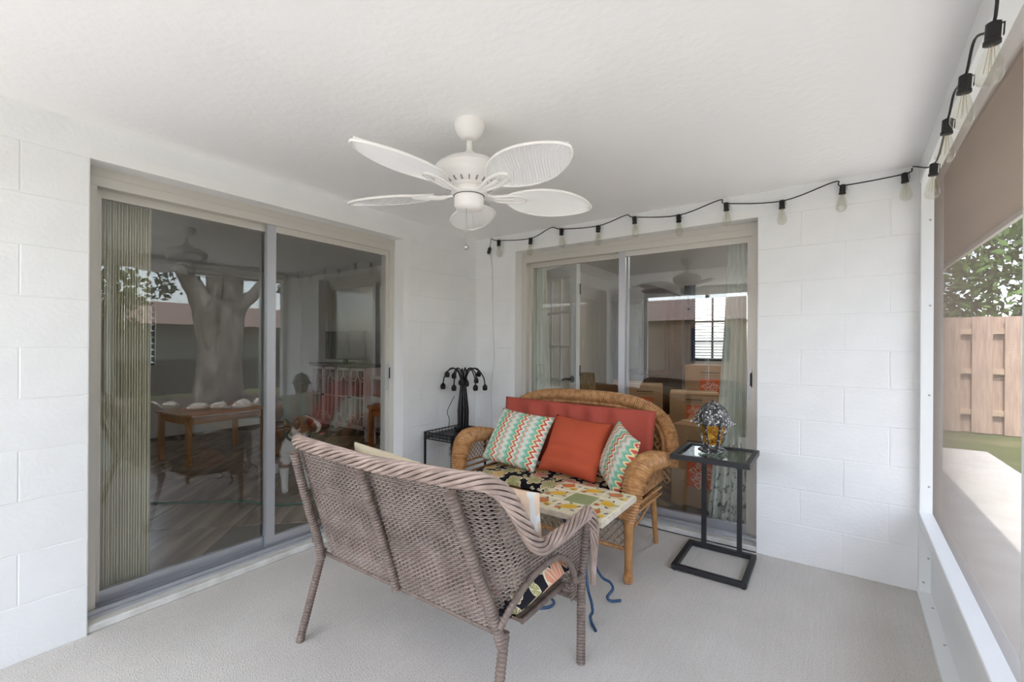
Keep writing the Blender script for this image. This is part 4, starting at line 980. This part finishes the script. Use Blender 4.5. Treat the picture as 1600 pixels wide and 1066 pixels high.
MB().box(-.585, .585, -.28, .26, .326, .338).build('seat_deck', HW, TAN, False)
cushion('seat_cushion.001', 'black and gold floral cushion on the honey wicker loveseat', 'cushion', 1.08, .465, .078, FLOR1, (TX, TY-.295, .388), (-PI/2, 0, 0), n=34, pinch=.01, puff=.35, wr=.008)
cushion('back_cushion', 'faded brick-red cushion leaning along the honey wicker back', 'cushion', 1.19, .45, .08, REDC, (TX-.035, TY+.215, .405), (-.15, .012, 0), n=46, pinch=.015, puff=.28, wr=.004, fold=lambda x, z: .020*math.sin(x*31+z*7+2*math.sin(x*5))*math.exp(-((z-.14)/.16)**2))
cushion('throw_pillow.002', 'square zigzag pillow at the left of honey wicker loveseat', 'pillow', .46, .41, .13, ZIG, (.80, -.63, .442), (-.60, .06, -.04), pinch=.06)
cushion('throw_pillow.003', 'square rust-orange pillow in the middle of honey wicker loveseat', 'pillow', .40, .40, .14, ORC, (1.25, -.62, .445), (-.60, .07, .04), pinch=.06, wr=.012, wsc=5, fold=lambda x, z: .030*math.sin(z*30-7*x*x+1.5*x)*(1 if z < -.02 else .25), seed=2)
cushion('throw_pillow.004', 'zigzag pillow slumped against the right arm of honey loveseat', 'pillow', .38, .35, .11, ZIG, (1.51, -.60, .442), (-.36, .16, -.88), pinch=.07, wr=.010, seed=5)

# ================================================================ TILE-TOP TABLE
TT = thing('tile_table', 'small tile-topped table with blue wrought iron legs', 'side table', (1.615, -1.13, 0))
ttop = MB().cbox(-.20, .20, -.205, .205, .486, .514, .003).build('tabletop', mat('cream_grout', (228, 218, 200), .6, var=(206, 194, 176), vscale=30), TT, False)
TC = mat('cream_tile', (236, 226, 196), .25); SAGE = mat('sage_tile', (150, 166, 118), .3)
YEL = mat('lemon_glaze', (236, 190, 66), .3); ORG = mat('orange_glaze', (206, 116, 54), .3); LIM = mat('olive_glaze', (120, 132, 78), .3); NAV = mat('navy_glaze', (70, 76, 104), .3)
def disc(m, cx, cy, rx, ry, rot, mi, z, n=16):
    m.cur = mi; c, s = math.cos(rot), math.sin(rot)
    m.add([(cx+rx*math.cos(t)*c-ry*math.sin(t)*s, cy+rx*math.cos(t)*s+ry*math.sin(t)*c, z) for t in np.arange(n)*2*PI/n], [tuple(range(n))]); m.cur = 0
for i in range(3):
    for j in range(3):
        cx, cy = (i-1)*.131, (j-1)*.134; m = MB().cbox(cx-.064, cx+.064, cy-.0655, cy+.0655, .505, .519, .002)
        if (i, j) == (1, 1): m.build('tile', SAGE, TT, False); continue
        z = .5194; kk = (i*3+j); r0 = random.uniform(0, 6)
        if kk % 2 == 0: disc(m, cx-.012, cy+.008, .036, .031, r0, 2, z); disc(m, cx+.034, cy-.026, .022, .018, r0, 1, z+.0002)
        else: disc(m, cx+.002, cy+.004, .043, .029, r0, 1, z); disc(m, cx-.036, cy-.034, .016, .013, r0, 2, z+.0002)
        for q in range(5): a = r0+q*1.25; disc(m, cx+.05*math.cos(a), cy+.05*math.sin(a), .013, .0055, a+.6, 3 if q % 2 else 4, z+.0003)
        m.build('tile', [TC, YEL, ORG, LIM, NAV], TT, False)
BLU = mat('blue_iron', (48, 82, 118), .45, metal=.2, var=(30, 58, 92), vscale=25)
for sx in (-1, 1):
    for sy in (-1, 1):
        p = spline([(sx*.085, sy*.085, .486), (sx*.055, sy*.055, .40), (sx*.048, sy*.048, .30), (sx*.05, sy*.05, .20), (sx*.075, sy*.075, .13), (sx*.105, sy*.105, .10), (sx*.115, sy*.115, .065), (sx*.095, sy*.095, .03), (sx*.11, sy*.11, .008), (sx*.145, sy*.145, .006)], 8)
        MB().tube(p, .0068, 6).build('leg', BLU, TT)
for z_ in (.30, .36): MB().tube([(.056*math.cos(t), .056*math.sin(t), z_) for t in np.linspace(0, 2*PI, 25)], .005, 6).build('ring', BLU, TT)

# ================================================================ C-SHAPED SIDE TABLE + MOSAIC LANTERN
CT = thing('side_table', 'black metal C-shaped side table with glass top', 'side table', (2.058, -.32, 0))
GM = mat('charcoal_steel', (52, 52, 55), .45, metal=.4)
def frame_rect(x0, x1, y0, y1, z0, z1, w):
    return MB().box(x0, x1, y0, y0+w, z0, z1).box(x0, x1, y1-w, y1, z0, z1).box(x0, x0+w, y0+w, y1-w, z0, z1).box(x1-w, x1, y0+w, y1-w, z0, z1)
frame_rect(-.19, .19, -.19, .215, .006, .032, .027).build('base_frame', GM, CT, False)
frame_rect(-.195, .205, -.21, .185, .628, .655, .026).build('top_frame', GM, CT, False)
MB().box(-.175, .185, -.19, .165, .640, .648).build('glass_top', glass_mat('table_glass', 1.7, (.70, .75, .68, 1)), CT, False)
for x in (-.10, .10): MB().box(x-.013, x+.013, .188, .212, .03, .60).bar((x, .20, .59), (x, .172, .635), .024).build('upright', GM, CT, False)
for x in (-.175, .175):
    for y in (-.177, .20): MB().lathe([(.011, 0), (.012, .006)], 10, (x, y, 0)).build('foot', RUB, CT)
nb = NB('mirror_mosaic'); tcx = nb.n('ShaderNodeTexCoord').outputs['Object']
v = nb.n('ShaderNodeTexVoronoi'); v.inputs['Scale'].default_value = 95; nb.l(tcx, v.inputs[0]); sp_ = nb.n('ShaderNodeSeparateColor'); nb.l(v.outputs['Color'], sp_.inputs[0])
v2 = nb.n('ShaderNodeTexVoronoi'); v2.feature = 'DISTANCE_TO_EDGE'; v2.inputs['Scale'].default_value = 95; nb.l(tcx, v2.inputs[0])
mc = nb.ramp(sp_.outputs[0], [(0, (58, 62, 66)), (.4, (124, 128, 130)), (.7, (196, 198, 198)), (.88, (236, 236, 234))], 'CONSTANT')
nb.out(nb.mix(nb.math('LESS_THAN', v2.outputs[0], .09), mc, (70, 70, 70)), .22, .6); nb.b.inputs['Metallic'].default_value = .45
MOS = MATS['mirror_mosaic']
nb = NB('amber_glass'); tcx = nb.n('ShaderNodeTexCoord').outputs['Object']; w_ = nb.n('ShaderNodeTexNoise'); w_.inputs['Scale'].default_value = 45; w_.inputs['Distortion'].default_value = 1.5; nb.l(tcx, w_.inputs[0])
nb.out(nb.ramp(w_.outputs[0], [(.3, (92, 52, 14)), (.5, (190, 128, 24)), (.68, (232, 190, 60))]), .1, .7); nb.bump(w_.outputs[0], .6, .01); nb.b.inputs['Transmission Weight'].default_value = .35
LN = thing('mosaic_lantern', 'mirror mosaic lantern with amber glass panels on glass-topped table', 'lantern', (2.045, -.32, .655), .2)
MB().lathe([(.005, 0), (.078, 0), (.080, .012), (.062, .022), (.046, .034), (.044, .044)], 6).build('base', MOS, LN, False)
MB().lathe([(.044, .040), (.076, .165)], 6).build('amber_panels', MATS['amber_glass'], LN, False)
for k in range(6):
    a = 2*PI*k/6; MB().bar((.045*math.cos(a), .045*math.sin(a), .040), (.078*math.cos(a), .078*math.sin(a), .166), .015, .009, (-math.sin(a), math.cos(a), 0)).build('corner_strip', MOS, LN, False)
MB().lathe([(.070, .158), (.108, .160), (.112, .166), (.096, .182), (.086, .215), (.066, .252), (.036, .276), (.012, .284)], 6).build('dome_cap', MOS, LN)
MB().ball((0, 0, .288), .010).build('finial', MOS, LN)
for k in range(6): a = 2*PI*k/6; MB().bar((.106*math.cos(a), .106*math.sin(a), .164), (.119*math.cos(a), .119*math.sin(a), .168), .012, .008).build('brim_tip', MOS, LN, False)

# ================================================================ BLACK CORNER TABLE + TULIP LAMP
BT = thing('iron_table', 'black openwork iron side table in the wall corner', 'side table', (.205, -.48, 0))
hx, hy, tz = .145, .20, .567
MB().box(-hx, hx, -hy, hy, tz-.006, tz).build('tray', BLACK, BT, False)
for sx in (-1, 1):
    for sy in (-1, 1): MB().bar((sx*(hx-.006), sy*(hy-.006), 0), (sx*(hx-.006), sy*(hy-.006), tz+.03), .013).build('leg', BLACK, BT, False)
def gallery(a, b):
    a, b = Vector(a), Vector(b); L = (b-a).length; n = int(L/.034); d = (b-a)/n; m = MB()
    m.bar(a+Vector((0, 0, .028)), b+Vector((0, 0, .028)), .007).bar(a+Vector((0, 0, -.020)), b+Vector((0, 0, -.020)), .007)
    for k in range(n):
        c = a+d*(k+.5); u = d.normalized()
        m.tube([tuple(c+u*.013*math.cos(t)+Vector((0, 0, .004+.018*math.sin(t)))) for t in np.linspace(0, 2*PI, 9)], .0028, 4, False)
        m.ball(tuple(c+Vector((0, 0, .004))), .006, 6, 4)
    m.build('gallery_rail', BLACK, BT, False)
for a, b in (((-hx, -hy, tz), (hx, -hy, tz)), ((-hx, hy, tz), (hx, hy, tz)), ((-hx, -hy, tz), (-hx, hy, tz)), ((hx, -hy, tz), (hx, hy, tz))): gallery(a, b)
BLK2 = mat('black_bronze', (26, 24, 26), .38, metal=.35, bump=(70, .3))
TLP = thing('tulip_lamp', 'black metal lamp of drooping tulip stems on the corner table', 'lamp', (.172, -.36, tz+.001))
MB().lathe([(.01, 0), (.062, 0), (.066, .012), (.05, .03), (.03, .034)], 20).build('base', BLK2, TLP)
for k in range(8):
    a = 2*PI*k/8; MB().ball((.058*math.cos(a), .058*math.sin(a), .024), .017, 8, 5, (1, 1, .6)).build('base_leaf', BLK2, TLP)
tk = MB(); 
for k in range(9):
    a = 2*PI*k/9; tk.tube([(.034*math.cos(a), .034*math.sin(a), .02), (.036*math.cos(a+.1), .036*math.sin(a+.1), .16), (.024*math.cos(a), .024*math.sin(a), .30), (.016*math.cos(a), .016*math.sin(a), .40)], [.011, .012, .009, .007], 6)
tk.lathe([(.03, .02), (.032, .16), (.02, .30), (.014, .40)], 12); tk.build('stem_bundle', BLK2, TLP)
ends = [(-150, .165, .36), (-95, .10, .355), (-60, .09, .40), (-128, .13, .46), (-10, .155, .36), (28, .18, .355), (55, .13, .46), (-30, .085, .39), (120, .14, .38), (170, .12, .44), (85, .15, .40)]
for ad, R_, ze in ends:
    a = math.radians(ad); d = (math.cos(a), math.sin(a))
    st = spline([(d[0]*.012, d[1]*.012, .39), (d[0]*R_*.28, d[1]*R_*.28, .485), (d[0]*R_*.62, d[1]*R_*.62, .505), (d[0]*R_*.92, d[1]*R_*.92, (ze+.49)/2+.015), (d[0]*R_, d[1]*R_, ze+.02)], 6)
    s_ = MB().tube(st, .0052, 6).build('stem', BLK2, TLP)
    tb = MB(); c = (d[0]*R_, d[1]*R_, ze)
    for q in range(6):
        b = 2*PI*q/6; tb.ball((c[0]+.011*math.cos(b), c[1]+.011*math.sin(b), c[2]-.004), .013, 6, 5, (.85, .85, 1.75))
    tb.ball((c[0], c[1], c[2]+.014), .013, 8, 5); tb.build('tulip_head', BLK2, s_)
tag(MB().tube(spline([(.13, -.42, .85), (.085, -.45, .73), (.10, -.445, .67), (.092, -.44, .60)], 8), .0028, 5).build('lamp_cord', RUB), 'thin black cord looping beside the tulip lamp', 'cord')
ol = thing('wall_outlet', 'white duplex electrical outlet low on the left wall', 'outlet', (0, -.327, .373))
MB().cbox(0, .006, -.037, .037, -.06, .06, .003).build('cover_plate', PAINT, ol, False)
for z_ in (-.022, .022): MB().box(.0055, .0075, -.014, .014, z_-.015, z_+.015).build('socket_face', mat('beige_socket', (176, 172, 160), .5), ol, False)

# ================================================================ DOG
DG = thing('dog', 'brown and white dog with collar standing inside the glass door', 'dog', (-1.04, -1.08, IZ), math.radians(-22))
ht = math.radians(52)     # head turn
hd = Vector((math.cos(ht), math.sin(ht), 0)); hl = Vector((-math.sin(ht), math.cos(ht), 0))
hb = Vector((.13, .012, .555))
def H(f, l, z): return tuple(hb+hd*f+hl*l+Vector((0, 0, z)))
V_ = [(0,0,.36),(-.2,0,.365),(-.42,0,.385),(-.58,0,.38),(-.68,0,.42),(-.76,0,.50)]; R_ = [(.115,.135),.12,.095,.1,.024,.014]
E_ = [(0,1),(1,2),(2,3),(3,4),(4,5)]
def chain(start, pts, rs):
    p = start
    for q, r in zip(pts, rs): V_.append(q); R_.append(r); E_.append((p, len(V_)-1)); p = len(V_)-1
    return p
nk = chain(0, [(.075,.005,.465), tuple(hb), H(.035, 0, .035), H(.085, 0, .028), H(.135, 0, .0), H(.175, 0, -.008)], [.082, .07, .074, .062, .05, .040])
for s in (-1, 1):
    chain(0, [(.02, s*.085, .30), (-.01, s*.088, .215), (.02, s*.085, .115), (.03, s*.085, .035), (.07, s*.085, .020)], [.062, .042, .029, .027, .027])
    chain(3, [(-.57, s*.085, .32), (-.51, s*.092, .235), (-.65, s*.09, .135), (-.635, s*.09, .035), (-.60, s*.09, .02)], [.075, .055, .028, .026, .026])
    hi = 8
    chain(hi, [H(.025, s*.062, .075), H(.03, s*.10, .05), H(.04, s*.108, -.002)], [.022, .028, .012])
dme = skin_mesh('dog_body', V_, E_, R_, 1, 2)
nb = NB('dog_coat'); at = nb.n('ShaderNodeAttribute'); at.attribute_name = 'coat'; nb.out(at.outputs['Color'], .8, .2)
dme.materials.append(MATS['dog_coat'])
ca = dme.color_attributes.new('coat', 'FLOAT_COLOR', 'POINT'); cols = []
BRN_, WHT_, DRK_ = Vector((.22, .09, .035)), Vector((.72, .70, .67)), Vector((.03, .022, .02))
for v in dme.vertices:
    p = v.co; q = p-hb; f_, l_, z_ = q.dot(hd), q.dot(hl), q.z
    br = mnoise.noise(p*14); c = BRN_.lerp(DRK_, max(0, min(.75, .35+br)) if p.x < .02 else max(0, .2*br))
    if p.z < .21 and p.x > -.3: c = WHT_
    if p.z < .1: c = WHT_
    if p.x > .045 and .22 < p.z < .50 and f_ < .05: c = WHT_
    if -.045 < f_ < .03 and z_ < .0 and p.x > .02: c = WHT_
    if f_ > .03 and p.z > .45:
        if abs(l_) < .016+.05*max(0, f_-.09): c = WHT_
        elif f_ > .10 and z_ < .02: c = DRK_.lerp(BRN_, .25)
        if f_ > .13 and z_ > -.03 and abs(l_) < .030: c = WHT_
        if .07 < f_ < .125 and .025 < z_ < .07 and abs(l_) > .03: c = DRK_
    if abs(l_) > .075 and p.z > .5 and f_ < .09: c = BRN_.lerp(DRK_, .6)
    cols.extend((*c, 1))
ca.data.foreach_set('color', cols)
o = bpy.data.objects.new('body', dme); COL.objects.link(o); o.parent = DG
for s in (-1, 1): MB().ball(H(.100, s*.050, .046), .0125, 10, 7).build('eye', mat('dog_eye', (14, 10, 8), .1), DG)
MB().ball(H(.214, 0, .008), .021, 10, 7, (1, 1.15, .85)).build('nose', mat('dog_nose', (16, 14, 14), .3), DG)
MB().ball(H(.190, .0, -.048), .019, 10, 6, (1.5, 1, .45)).build('tongue', mat('dog_tongue', (208, 120, 116), .4), DG)
MB().tube([tuple(Vector((.093, .007, .49))+Vector((.55*.088*math.cos(t), .088*math.sin(t), -.55*.088*math.cos(t)*1.0))) for t in np.linspace(0, 2*PI, 25)], .011, 6).build('collar', mat('teal_collar', (26, 70, 74), .6), DG)
